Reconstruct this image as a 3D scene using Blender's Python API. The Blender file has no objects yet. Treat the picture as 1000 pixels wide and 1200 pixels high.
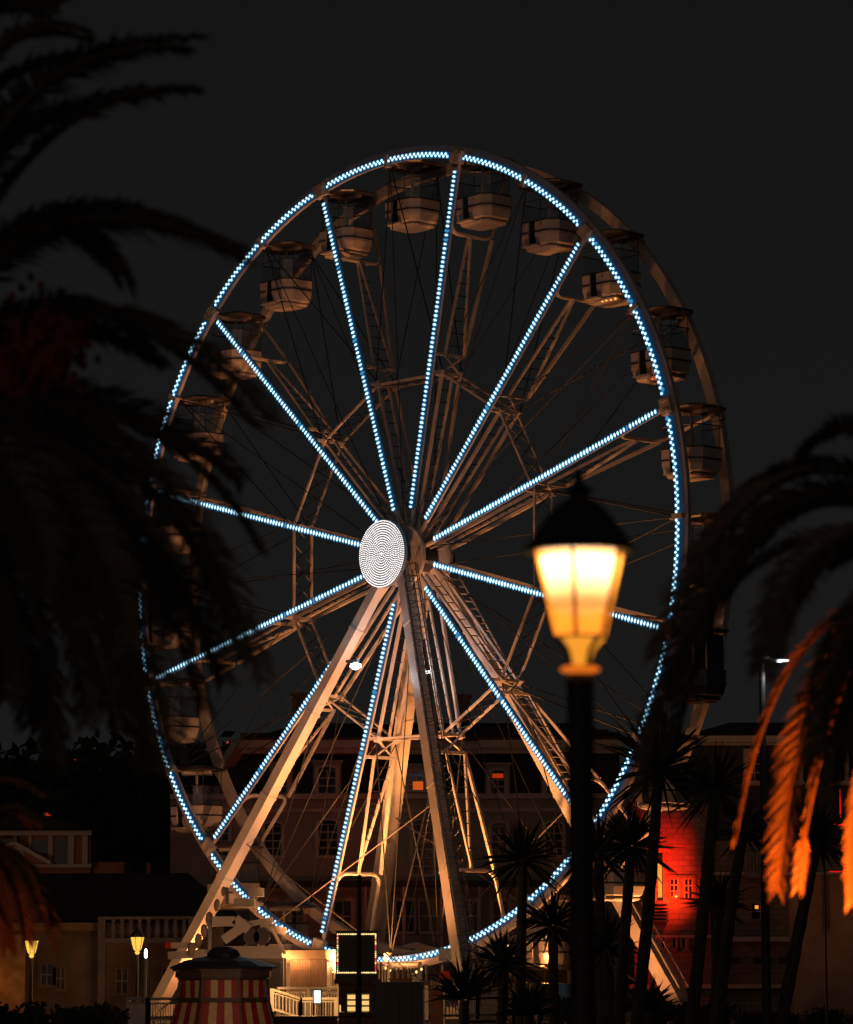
import bpy, bmesh, math, random
from mathutils import Vector, Matrix
random.seed(7)
S = bpy.context.scene
COL = S.collection
PI = math.pi
# ------------------------------------------------------------------ camera
FPX = 4153.3                       # focal length in pixels of a 1000 px wide frame
PITCH, ROLL, CAMZ = 0.1295, -0.0021, 1.8
cd = bpy.data.cameras.new('camera')
cam = bpy.data.objects.new('camera', cd); COL.objects.link(cam)
cd.sensor_fit = 'HORIZONTAL'; cd.sensor_width = 36.0; cd.lens = FPX / 1000 * 36
cd.clip_start = 0.5; cd.clip_end = 3000
cd.dof.use_dof = True; cd.dof.focus_distance = 139.0; cd.dof.aperture_fstop = 3.3
F_ = Vector((0, math.cos(PITCH), math.sin(PITCH)))
U0 = Vector((0, -math.sin(PITCH), math.cos(PITCH))); R0 = Vector((1, 0, 0))
RR = math.cos(ROLL) * R0 + math.sin(ROLL) * U0
UU = -math.sin(ROLL) * R0 + math.cos(ROLL) * U0
m = Matrix((RR, UU, -F_)).transposed().to_4x4(); m.translation = Vector((0, 0, CAMZ))
cam.matrix_world = m
S.camera = cam
def P(px, py, Y):
    """world point at ground distance Y that is seen at (px, py) of the 1000x1200 photograph"""
    d = F_ + RR * ((px - 500) / FPX) + UU * ((600 - py) / FPX)
    return Vector((0, 0, CAMZ)) + d * (Y / d.y)
# ------------------------------------------------------------------ world, exposure
w = bpy.data.worlds.new('World'); S.world = w; w.use_nodes = True
nt = w.node_tree; nt.nodes.clear()
wo = nt.nodes.new('ShaderNodeOutputWorld'); bg = nt.nodes.new('ShaderNodeBackground')
tc = nt.nodes.new('ShaderNodeTexCoord'); sx = nt.nodes.new('ShaderNodeSeparateXYZ')
cr = nt.nodes.new('ShaderNodeValToRGB')
cr.color_ramp.elements[0].position = 0.0; cr.color_ramp.elements[0].color = (0.0108, 0.0107, 0.0106, 1)
cr.color_ramp.elements[1].position = 0.35; cr.color_ramp.elements[1].color = (0.0058, 0.0059, 0.0059, 1)
nt.links.new(tc.outputs['Generated'], sx.inputs[0]); nt.links.new(sx.outputs['Z'], cr.inputs[0])
nt.links.new(cr.outputs[0], bg.inputs[0]); nt.links.new(bg.outputs[0], wo.inputs[0])
bg.inputs[1].default_value = 1.0
S.view_settings.view_transform = 'Standard'; S.view_settings.look = 'None'
S.view_settings.exposure = 0.0; S.view_settings.gamma = 1.0
S.cycles.use_denoising = True
S.cycles.max_bounces = 6; S.cycles.diffuse_bounces = 2; S.cycles.glossy_bounces = 2
S.cycles.transparent_max_bounces = 24; S.cycles.transmission_bounces = 4
S.cycles.sample_clamp_indirect = 1.5; S.cycles.sample_clamp_direct = 0
S.cycles.caustics_reflective = False; S.cycles.caustics_refractive = False
# ------------------------------------------------------------------ wheel frame of reference
AZ = 0.8344
UX = Vector((math.cos(AZ), -math.sin(AZ), 0)); WX = Vector((math.sin(AZ), math.cos(AZ), 0))
WC = Vector((-1.517, 140.0, 0))
HUB = 18.33; R = 16.0
def W(u, wv, z): return WC + UX * u + WX * wv + Vector((0, 0, z))
# ------------------------------------------------------------------ lights
def point(name, loc, power, col, r=0.15):
    l = bpy.data.lights.new(name, 'POINT'); l.energy = power; l.color = col; l.shadow_soft_size = r
    o = bpy.data.objects.new(name, l); COL.objects.link(o); o.location = loc; return o
def spot(name, loc, target, power, col, ang=80, r=0.2, blend=0.6):
    l = bpy.data.lights.new(name, 'SPOT'); l.energy = power; l.color = col; l.shadow_soft_size = r
    l.spot_size = math.radians(ang); l.spot_blend = blend
    o = bpy.data.objects.new(name, l); COL.objects.link(o); o.location = loc
    o.rotation_euler = (Vector(target) - Vector(loc)).to_track_quat('-Z', 'Y').to_euler(); return o
WARM = (1.0, 0.34, 0.10); FROND_ORANGE = (1.0, 0.15, 0.012)
# added uniform fill standing for the promenade lights: a weak, very soft sun
sl = bpy.data.lights.new('town_fill', 'SUN'); sl.energy = 0.080; sl.angle = math.radians(40); sl.color = (1.0, 0.66, 0.52)
so = bpy.data.objects.new('town_fill', sl); COL.objects.link(so)
so.rotation_euler = Vector((0.45, 1.0, -0.10)).to_track_quat('-Z', 'Y').to_euler()
# assumed floodlights of the ride, fixtures unseen, at platform height, aimed up
spot('assumed_ride_floodlight', W(-1.5, -1.8, 1.3), W(-3.0, 4.8, 11.5), 26000, (1.0, 0.40, 0.11), 42)
spot('assumed_ride_floodlight', W(0.5, -2.0, 1.3), W(2.0, 1.5, 14), 11500, (1.0, 0.36, 0.10), 110)
spot('assumed_ride_floodlight', W(3.0, -6.0, 1.2), W(-3.5, -1.5, 11), 4200, (1.0, 0.40, 0.17), 80)
spot('assumed_ride_floodlight', W(7.0, -10.5, 0.9), W(4.5, -1, 13), 4400, (1.0, 0.36, 0.12), 80)
spot('assumed_ride_floodlight', W(12, 2, 1.0), W(8, 3, 18), 3000, WARM, 90)
spot('assumed_ride_floodlight', W(9.5, 1.5, 0.8), W(8.4, 6.6, 4), 1500, WARM, 70)
point('assumed_market_lamp', P(622, 1106, 143), 60, (1.0, 0.45, 0.14))  # assumed lamp, unseen, added to warm the stalls and tent
point('assumed_platform_lamp', W(-3.5, -7.0, 2.4), 430, (1.0, 0.45, 0.15))  # assumed unseen lamps, here and below, that light the railings and base
point('assumed_platform_lamp', W(3.6, -7.4, 2.4), 330, (1.0, 0.42, 0.13))
point('assumed_platform_lamp', W(-7.0, -3.5, 2.4), 260, WARM)
point('assumed_platform_lamp', W(8.5, 0.5, 2.4), 160, WARM)
point('assumed_platform_lamp', W(-10.5, -10.5, 2.2), 90, WARM)
point('queue_fill', P(358, 1146, 117.5), 330, (1.0, 0.5, 0.17))  # added light that brightens the queue railing
point('rig_fill', P(300, 1135, 125), 110, (1.0, 0.45, 0.20))  # this and the next: added lights that brighten the dark rig
point('rig_fill', P(236, 1120, 127), 45, (1.0, 0.42, 0.18))
# ------------------------------------------------------------------ materials
M = {}
def mat(name, col, rough=0.6, metal=0.0, noise=0.0, scale=4.0, bump=0.0, col2=None, emit=None, estr=0.0):
    a = bpy.data.materials.new(name); a.use_nodes = True
    n = a.node_tree; b = n.nodes['Principled BSDF']
    b.inputs['Base Color'].default_value = (*col, 1); b.inputs['Roughness'].default_value = rough
    b.inputs['Metallic'].default_value = metal
    if emit:
        b.inputs['Emission Color'].default_value = (*emit, 1); b.inputs['Emission Strength'].default_value = estr
    if noise > 0 or bump > 0 or col2:
        t = n.nodes.new('ShaderNodeTexCoord'); x = n.nodes.new('ShaderNodeTexNoise')
        x.inputs['Scale'].default_value = scale; x.inputs['Detail'].default_value = 6
        n.links.new(t.outputs['Object'], x.inputs['Vector'])
        if noise > 0 or col2:
            r = n.nodes.new('ShaderNodeValToRGB')
            c2 = col2 or tuple(c * (1 - noise) for c in col)
            r.color_ramp.elements[0].color = (*c2, 1); r.color_ramp.elements[1].color = (*col, 1)
            r.color_ramp.elements[0].position = 0.35; r.color_ramp.elements[1].position = 0.65
            n.links.new(x.outputs['Fac'], r.inputs[0]); n.links.new(r.outputs[0], b.inputs['Base Color'])
        if bump > 0:
            p = n.nodes.new('ShaderNodeBump'); p.inputs['Strength'].default_value = bump; p.inputs['Distance'].default_value = 0.03
            n.links.new(x.outputs['Fac'], p.inputs['Height']); n.links.new(p.outputs[0], b.inputs['Normal'])
    M[name] = a; return a
def emat(name, col, s):
    a = bpy.data.materials.new(name); a.use_nodes = True; n = a.node_tree; n.nodes.clear()
    o = n.nodes.new('ShaderNodeOutputMaterial'); e = n.nodes.new('ShaderNodeEmission')
    e.inputs[0].default_value = (*col, 1); e.inputs[1].default_value = s
    n.links.new(e.outputs[0], o.inputs[0]); M[name] = a; return a
def brick(name, c1, c2, mortar, sc, bw=0.9, rh=0.35, bump=0.4):
    a = bpy.data.materials.new(name); a.use_nodes = True; n = a.node_tree; b = n.nodes['Principled BSDF']
    t = n.nodes.new('ShaderNodeTexCoord'); s = n.nodes.new('ShaderNodeSeparateXYZ'); c = n.nodes.new('ShaderNodeCombineXYZ')
    n.links.new(t.outputs['Object'], s.inputs[0])
    ad = n.nodes.new('ShaderNodeMath'); ad.operation = 'ADD'
    n.links.new(s.outputs['X'], ad.inputs[0]); n.links.new(s.outputs['Y'], ad.inputs[1])
    n.links.new(ad.outputs[0], c.inputs['X']); n.links.new(s.outputs['Z'], c.inputs['Y'])
    k = n.nodes.new('ShaderNodeTexBrick'); n.links.new(c.outputs[0], k.inputs['Vector'])
    k.inputs['Color1'].default_value = (*c1, 1); k.inputs['Color2'].default_value = (*c2, 1); k.inputs['Mortar'].default_value = (*mortar, 1)
    k.inputs['Scale'].default_value = sc; k.inputs['Brick Width'].default_value = bw; k.inputs['Row Height'].default_value = rh
    k.inputs['Mortar Size'].default_value = 0.03
    x = n.nodes.new('ShaderNodeTexNoise'); x.inputs['Scale'].default_value = 0.7; x.inputs['Detail'].default_value = 6
    n.links.new(t.outputs['Object'], x.inputs['Vector'])
    mx = n.nodes.new('ShaderNodeMix'); mx.data_type = 'RGBA'; mx.blend_type = 'MULTIPLY'; mx.inputs['Factor'].default_value = 0.75
    n.links.new(k.outputs['Color'], mx.inputs['A']); n.links.new(x.outputs['Color'], mx.inputs['B'])
    n.links.new(mx.outputs['Result'], b.inputs['Base Color']); b.inputs['Roughness'].default_value = 0.85
    p = n.nodes.new('ShaderNodeBump'); p.inputs['Strength'].default_value = bump; p.inputs['Distance'].default_value = 0.03; p.invert = True
    n.links.new(k.outputs['Fac'], p.inputs['Height']); n.links.new(p.outputs[0], b.inputs['Normal'])
    M[name] = a; return a
mat('steel_white', (0.62, 0.55, 0.50), 0.45, 0.0, 0.25, 1.6, 0.05)
mat('steel_leg', (0.66, 0.60, 0.55), 0.4, 0.0, 0.3, 0.8, 0.05)
mat('steel_dark', (0.05, 0.05, 0.055), 0.5, 0.6)
mat('cable', (0.012, 0.012, 0.012), 0.7)
mat('guy_wire', (0.10, 0.085, 0.075), 0.5, 0.3)
mat('galvanised', (0.16, 0.19, 0.24), 0.4, 0.5, 0.2, 3)
mat('cabin_shell', (0.62, 0.53, 0.47), 0.32, 0.0, 0.15, 2.2)
mat('cabin_dark', (0.05, 0.045, 0.045), 0.25)
mat('cabin_roof', (0.07, 0.06, 0.06), 0.4)
mat('led_backing_halo', (0.03, 0.05, 0.08), 0.4, emit=(0.01, 0.13, 0.36), estr=0.20)  # emission imitates the bulbs' blue glow on the strip
mat('bulb_white_glass', (0.8, 0.8, 0.8), 0.2, emit=(0.93, 0.97, 1.0), estr=1.25)
emat('led_blue', (0.58, 0.92, 1.0), 1.95)
emat('led_halo_dim_bulb', (0.06, 0.36, 0.72), 0.7)  # bulbs' blue halo painted as emission; also used for a few dim bulbs
mat('disc_back', (0.10, 0.12, 0.14), 0.5, emit=(0.20, 0.35, 0.55), estr=0.05)
emat('led_red', (1.0, 0.10, 0.03), 1.3)
emat('led_amber', (1.0, 0.42, 0.10), 1.5)
emat('bulb_warm', (1.0, 0.72, 0.28), 1.7)
emat('bulb_red', (0.9, 0.05, 0.10), 1.0)
emat('bulb_green', (0.35, 0.8, 0.2), 1.0)
emat('lamp_white', (0.88, 0.94, 1.0), 9.0)
emat('lamp_soft_white', (0.80, 0.90, 1.0), 2.6)
a = emat('mantle_bloom', (1.0, 0.88, 0.66), 12.0); n = a.node_tree  # emission graded by height to imitate white bloom in the lantern
t_ = n.nodes.new('ShaderNodeTexCoord'); x_ = n.nodes.new('ShaderNodeSeparateXYZ'); q_ = n.nodes.new('ShaderNodeMapRange'); q_.interpolation_type = 'SMOOTHSTEP'
n.links.new(t_.outputs['Generated'], x_.inputs[0]); n.links.new(x_.outputs['Z'], q_.inputs['Value'])
q_.inputs['From Min'].default_value = 0.15; q_.inputs['From Max'].default_value = 0.95; q_.inputs['To Min'].default_value = 0.5; q_.inputs['To Max'].default_value = 13.0
n.links.new(q_.outputs[0], [k for k in n.nodes if k.type == 'EMISSION'][0].inputs[1])
emat('funnel_glow', (1.0, 0.36, 0.03), 0.95)  # lamplight through the lower glass, put in as emission
emat('collar_painted_glow', (1.0, 0.20, 0.015), 0.75)  # emission imitates lantern light falling on the collar
emat('lantern_glow', (1.0, 0.52, 0.07), 1.3)
emat('lantern_core', (1.0, 0.90, 0.62), 3.0)
emat('booth_light', (1.0, 0.60, 0.18), 1.0)
emat('booth_light_dim', (1.0, 0.40, 0.06), 0.8)
emat('screen_white', (0.9, 0.95, 0.9), 1.3)
emat('window_orange', (1.0, 0.16, 0.02), 0.55)
emat('window_red', (1.0, 0.07, 0.015), 0.35)
emat('window_amber', (1.0, 0.30, 0.04), 1.2)
emat('red_line', (1.0, 0.01, 0.012), 0.8)
mat('iron', (0.05, 0.045, 0.04), 0.45, 0.3, 0.3, 8)
mat('hotel_wall', (0.38, 0.34, 0.29), 0.9, 0, 0.25, 0.5, 0.1)
mat('hotel_trim', (0.60, 0.53, 0.45), 0.85, 0, 0.2, 1.5)
mat('slate', (0.05, 0.045, 0.045), 0.7, 0, 0.4, 2.5)
mat('roof_tile', (0.16, 0.075, 0.05), 0.8, 0, 0.5, 3)
mat('chimney_brick', (0.22, 0.15, 0.12), 0.9, 0, 0.35, 2)
mat('glass_dark', (0.015, 0.016, 0.02), 0.12)
mat('frame_pale', (0.45, 0.42, 0.38), 0.6)
mat('villa_wall', (0.36, 0.13, 0.08), 0.85, 0, 0.2, 2)
mat('villa_trim', (0.50, 0.40, 0.33), 0.8)
mat('low_wall', (0.30, 0.23, 0.16), 0.9, 0, 0.35, 0.8)
mat('low_wall_ochre', (0.42, 0.27, 0.12), 0.9, 0, 0.45, 1.6, 0.2)
mat('concrete', (0.26, 0.24, 0.22), 0.85, 0, 0.3, 2)
brick('palace_stone', (0.42, 0.34, 0.27), (0.30, 0.24, 0.19), (0.27, 0.21, 0.17), 1.0, .55, .25)
brick('paving', (0.20, 0.18, 0.16), (0.15, 0.135, 0.12), (0.08, 0.07, 0.06), 1.0, 0.6, 0.6, 0.2)
mat('grass', (0.03, 0.04, 0.015), 0.9, 0, 0.5, 3)
mat('hill', (0.016, 0.016, 0.010), 0.95, 0, 0.5, 0.05)
mat('tree_leaf', (0.035, 0.042, 0.018), 0.8, 0, 0.5, 0.8)
mat('bark', (0.09, 0.07, 0.05), 0.9, 0, 0.4, 6, 0.6)
mat('palm_leaf', (0.085, 0.075, 0.045), 0.55, 0, 0.3, 1.5)
mat('palm_leaf_dark', (0.12, 0.11, 0.085), 0.55, 0, 0.4, 1.5)
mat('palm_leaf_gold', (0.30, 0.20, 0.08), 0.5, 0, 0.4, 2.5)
mat('palm_fruit', (0.42, 0.10, 0.05), 0.6, 0, 0.5, 6)
mat('yucca_leaf', (0.028, 0.034, 0.02), 0.5, 0, 0.4, 2)
mat('navy', (0.02, 0.04, 0.08), 0.4, 0.2)
mat('kiosk_red', (0.42, 0.02, 0.025), 0.6, 0, 0.3, 6)
mat('kiosk_cream', (0.72, 0.50, 0.26), 0.6, 0, 0.25, 6)
mat('kiosk_wood', (0.10, 0.055, 0.035), 0.6, 0, 0.3, 5)
mat('kiosk_roof', (0.035, 0.035, 0.04), 0.4, 0.2, 0.3, 3)
mat('booth_wood', (0.16, 0.05, 0.03), 0.6, 0, 0.3, 5)
mat('container', (0.07, 0.075, 0.08), 0.55, 0.1, 0.25, 1.2, 0.1)
mat('fence_paint', (0.80, 0.74, 0.64), 0.4, 0, 0.15, 3)
mat('platform_panel', (0.42, 0.33, 0.24), 0.3, 0.4, 0.2, 2)
mat('canvas', (0.50, 0.40, 0.32), 0.7, 0, 0.2, 1.5)
mat('barrier_red', (0.7, 0.04, 0.02), 0.5)
mat('sign_black', (0.012, 0.012, 0.012), 0.5)
# thin safety glass of the cabins
a = bpy.data.materials.new('cabin_glass'); a.use_nodes = True; n = a.node_tree; n.nodes.clear()
o_ = n.nodes.new('ShaderNodeOutputMaterial'); mx = n.nodes.new('ShaderNodeMixShader')
tr = n.nodes.new('ShaderNodeBsdfTransparent'); tr.inputs[0].default_value = (0.75, 0.78, 0.8, 1)
gl = n.nodes.new('ShaderNodeBsdfGlossy'); gl.inputs['Roughness'].default_value = 0.15
df = n.nodes.new('ShaderNodeBsdfDiffuse'); df.inputs[0].default_value = (0.35, 0.38, 0.42, 1)
mx2 = n.nodes.new('ShaderNodeMixShader'); mx2.inputs[0].default_value = 0.6
n.links.new(gl.outputs[0], mx2.inputs[1]); n.links.new(df.outputs[0], mx2.inputs[2])
mx.inputs[0].default_value = 0.16; n.links.new(tr.outputs[0], mx.inputs[1]); n.links.new(mx2.outputs[0], mx.inputs[2])
n.links.new(mx.outputs[0], o_.inputs[0]); M['cabin_glass'] = a
# frosted lantern glass with added emission for the light inside it
a = bpy.data.materials.new('lantern_glass'); a.use_nodes = True; n = a.node_tree; n.nodes.clear()
o_ = n.nodes.new('ShaderNodeOutputMaterial'); mx = n.nodes.new('ShaderNodeAddShader')
tl = n.nodes.new('ShaderNodeBsdfTranslucent'); tl.inputs[0].default_value = (0.50, 0.19, 0.03, 1)
em = n.nodes.new('ShaderNodeEmission'); em.inputs[0].default_value = (1.0, 0.30, 0.028, 1); em.inputs[1].default_value = 0.72
tp = n.nodes.new('ShaderNodeBsdfTransparent'); tp.inputs[0].default_value = (1.0, 0.82, 0.55, 1)
m3 = n.nodes.new('ShaderNodeMixShader'); m3.inputs[0].default_value = 0.30
n.links.new(tl.outputs[0], m3.inputs[1]); n.links.new(tp.outputs[0], m3.inputs[2])
n.links.new(m3.outputs[0], mx.inputs[0]); n.links.new(em.outputs[0], mx.inputs[1])
n.links.new(mx.outputs[0], o_.inputs[0]); M['lantern_glass'] = a
# ------------------------------------------------------------------ mesh builder
class MB:
    def __init__(s): s.v = []; s.f = []; s.mi = []; s.m = 0
    def add(s, vs, fs):
        b = len(s.v); s.v += [tuple(v) for v in vs]
        for f in fs: s.f.append(tuple(i + b for i in f)); s.mi.append(s.m)
        return s
    def box(s, c, d, rot=None):
        c = Vector(c); vs = []
        for x in (-.5, .5):
            for y in (-.5, .5):
                for z in (-.5, .5):
                    q = Vector((x * d[0], y * d[1], z * d[2]))
                    if rot: q = rot @ q
                    vs.append(c + q)
        return s.add(vs, [(0, 1, 3, 2), (4, 6, 7, 5), (0, 4, 5, 1), (2, 3, 7, 6), (0, 2, 6, 4), (1, 5, 7, 3)])
    def bb(s, x0, x1, y0, y1, z0, z1):
        return s.box(((x0 + x1) / 2, (y0 + y1) / 2, (z0 + z1) / 2), (abs(x1 - x0), abs(y1 - y0), abs(z1 - z0)))
    def beam(s, p, q, a, b, ref=(0, 0, 1), a2=None, b2=None):
        """square section bar: a across (perpendicular to ref), b along ref; a2, b2 at the far end"""
        p = Vector(p); q = Vector(q); t = (q - p).normalized(); r = Vector(ref)
        x = t.cross(r)
        if x.length < 1e-4: x = t.cross(Vector((1, 0, 0)))
        x.normalize(); y = x.cross(t).normalized()
        a2 = a if a2 is None else a2; b2 = b if b2 is None else b2
        vs = [e + x * (i * aa / 2) + y * (j * bb_ / 2) for e, aa, bb_ in ((p, a, b), (q, a2, b2)) for i, j in ((-1, -1), (1, -1), (1, 1), (-1, 1))]
        return s.add(vs, [(0, 3, 2, 1), (4, 5, 6, 7), (0, 1, 5, 4), (1, 2, 6, 5), (2, 3, 7, 6), (3, 0, 4, 7)])
    def tube(s, pts, r, n=6, cap=True):
        pts = [Vector(p) for p in pts]; k = len(pts); rs = r if isinstance(r, (list, tuple)) else [r] * k
        vs = []; x = None
        for i, p in enumerate(pts):
            t = (pts[min(i + 1, k - 1)] - pts[max(i - 1, 0)]).normalized()
            if x is None:
                x = t.cross(Vector((0, 0, 1)))
                if x.length < 1e-3: x = Vector((1, 0, 0))
            else: x = x - t * x.dot(t)
            x.normalize(); y = t.cross(x)
            for j in range(n):
                an = 2 * PI * j / n; vs.append(p + (x * math.cos(an) + y * math.sin(an)) * rs[i])
        fs = [(i * n + j, i * n + (j + 1) % n, (i + 1) * n + (j + 1) % n, (i + 1) * n + j) for i in range(k - 1) for j in range(n)]
        if cap: fs += [tuple(range(n))[::-1], tuple((k - 1) * n + j for j in range(n))]
        return s.add(vs, fs)
    def lathe(s, prof, c=(0, 0, 0), n=12, ph=0, sx_=1, sy_=1):
        vs = []
        for (r, z) in prof:
            for j in range(n):
                an = 2 * PI * j / n + ph
                vs.append((c[0] + r * math.cos(an) * sx_, c[1] + r * math.sin(an) * sy_, c[2] + z))
        k = len(prof)
        fs = [(i * n + j, i * n + (j + 1) % n, (i + 1) * n + (j + 1) % n, (i + 1) * n + j) for i in range(k - 1) for j in range(n)]
        fs += [tuple(range(n))[::-1], tuple((k - 1) * n + j for j in range(n))]
        return s.add(vs, fs)
    def build(s, name, mats, parent=None, smooth=False, off=None):
        me = bpy.data.meshes.new(name)
        vs = s.v
        if off is not None: vs = [(v[0] - off[0], v[1] - off[1], v[2] - off[2]) for v in vs]
        me.from_pydata(vs, [], s.f); me.update()
        if not isinstance(mats, (list, tuple)): mats = [mats]
        for m_ in mats: me.materials.append(M[m_])
        if len(mats) > 1: me.polygons.foreach_set('material_index', s.mi)
        if smooth: me.polygons.foreach_set('use_smooth', [True] * len(s.f))
        o = bpy.data.objects.new(name, me); COL.objects.link(o)
        if parent is not None: o.parent = parent
        elif off is not None: o.location = off
        return o
def tag(o, label=None, cat=None, group=None, kind=None):
    if label: o['label'] = label
    if cat: o['category'] = cat
    if group: o['group'] = group
    if kind: o['kind'] = kind
    return o
def thing(name, label, cat, loc=(0, 0, 0), rz=0, group=None):
    o = bpy.data.objects.new(name, None); COL.objects.link(o); o.location = loc; o.rotation_euler = (0, 0, rz)
    o.empty_display_size = 0.3
    return tag(o, label, cat, group)
def kids(o): return [c for c in ALLOBJ if c.parent == o]
def copy_tree(o, tree):
    """tree: list of (object, [children...]) captured when the first one was built"""
    r = o.copy(); COL.objects.link(r)
    for ch, gr in tree:
        c = ch.copy(); COL.objects.link(c); c.parent = r
        for g in gr:
            d = g.copy(); COL.objects.link(d); d.parent = c
    return r
# ================================================================== setting
g = MB()
g.add([(-900, -60, 0), (900, -60, 0), (900, 1500, 0), (-900, 1500, 0)], [(0, 1, 2, 3)])
tag(g.build('ground', 'paving'), kind='structure')
g = MB(); g.bb(-60, 60, 12, 92, 0.004, 0.06); tag(g.build('lawn', 'grass'), kind='structure')
# hill
g = MB(); nx, ny = 60, 16; vs = []
for j in range(ny + 1):
    for i in range(nx + 1):
        px = -260 + 1500 * i / nx; Y = 290 + 260 * j / ny
        top = 893 + 10 * math.sin(i * .9) + 6 * math.sin(i * 2.3) + (20 if px < 60 else 0) + max(0, (px - 240)) * 0.2
        p = P(px, top, 550); t = j / ny
        z = p.z * (1 - (1 - t) ** 1.6) * (1 + 0.03 * math.sin(i * 3.1 + j)) - 0.2
        vs.append((p.x * Y / 550, Y, z if t < 1 else p.z))
g.add(vs, [(j * (nx + 1) + i, j * (nx + 1) + i + 1, (j + 1) * (nx + 1) + i + 1, (j + 1) * (nx + 1) + i) for j in range(ny) for i in range(nx)])
tag(g.build('hill', 'hill', smooth=True), kind='structure')
# far-off wood on the hill, one mass
def leafball(g, c, rx, rz, n, s):
    for _ in range(n):
        a1 = random.uniform(0, 2 * PI); cz = random.uniform(-1, 1); rr = random.random() ** 0.4
        q = Vector(c) + Vector((math.cos(a1) * math.sqrt(1 - cz * cz) * rx, math.sin(a1) * math.sqrt(1 - cz * cz) * rx, cz * rz)) * rr
        a2 = Vector((random.gauss(0, 1), random.gauss(0, 1), random.gauss(0, 1))).normalized()
        b2 = a2.orthogonal().normalized(); ss = s * random.uniform(.5, 1.3)
        g.add([q - a2 * ss, q - b2 * ss * .6, q + a2 * ss, q + b2 * ss * .6], [(0, 1, 2, 3)])
g = MB()
for i in range(95):
    px = random.uniform(-30, 300); Y = random.uniform(300, 500); py = random.uniform(905, 960)
    c = P(px, py, Y); leafball(g, (c.x, c.y, c.z), random.uniform(2.2, 5), random.uniform(2, 4.5), 90, 0.8)
tag(g.build('wood', 'tree_leaf'), 'far dark wood covering the hillside behind the houses', 'wood', kind='stuff')
# ------------------------------------------------------------------ hill houses
def hill_house(x0, x1, y0, y1, Y, label, lights):
    a_ = P(x0, y0, Y); b_ = P(x1, y1, Y); base = Vector(((a_.x + b_.x) / 2, Y, b_.z - 3))
    t = thing('hill_house', label, 'house', base)
    wd = b_.x - a_.x; h = a_.z - base.z
    g = MB(); g.bb(-wd / 2, wd / 2, 0, 7, 0, h - 1.0); g.bb(-wd * .1, wd * .35, .3, 6, h - 1, h - .1); g.build('wall', 'villa_trim', t)
    g = MB(); g.bb(-wd / 2 - .3, wd / 2 + .3, -.3, 7.3, h - 1.0 + .003, h - .75); g.bb(-wd * .1 - .2, wd * .35 + .2, 0, 6.2, h - .1, h + .15); g.build('roof', 'roof_tile', t)
    for (lx, ly, mt) in lights:
        q = P(lx, ly, Y) - base; g = MB(); g.bb(q.x - .45, q.x + .45, -.12, -.004, q.z - .4, q.z + .4); g.build('window', mt, t)
hill_house(66, 118, 880, 900, 420, 'small pale house high on the wooded hill with a few lit windows', [(76, 889, 'window_red'), (91, 893, 'window_red'), (100, 889, 'frame_pale'), (113, 893, 'window_red')])
hill_house(36, 72, 947, 962, 330, 'small pale house lower on the hill behind the red villa', [(60, 954, 'window_red')])
t = P(268, 872, 500); tb = thing('hill_mast', 'thin mast with a red warning light far behind the hotel', 'mast', (t.x, 500, t.z - 12))
g = MB(); g.tube([(0, 0, 0), (0, 0, 12)], 0.15); g.build('pole', 'steel_dark', tb)
g = MB(); g.lathe([(0.05, 11.7), (.28, 11.9), (.28, 12.2), (.05, 12.4)], n=8); g.build('warning_light', 'bulb_red', tb)
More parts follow.
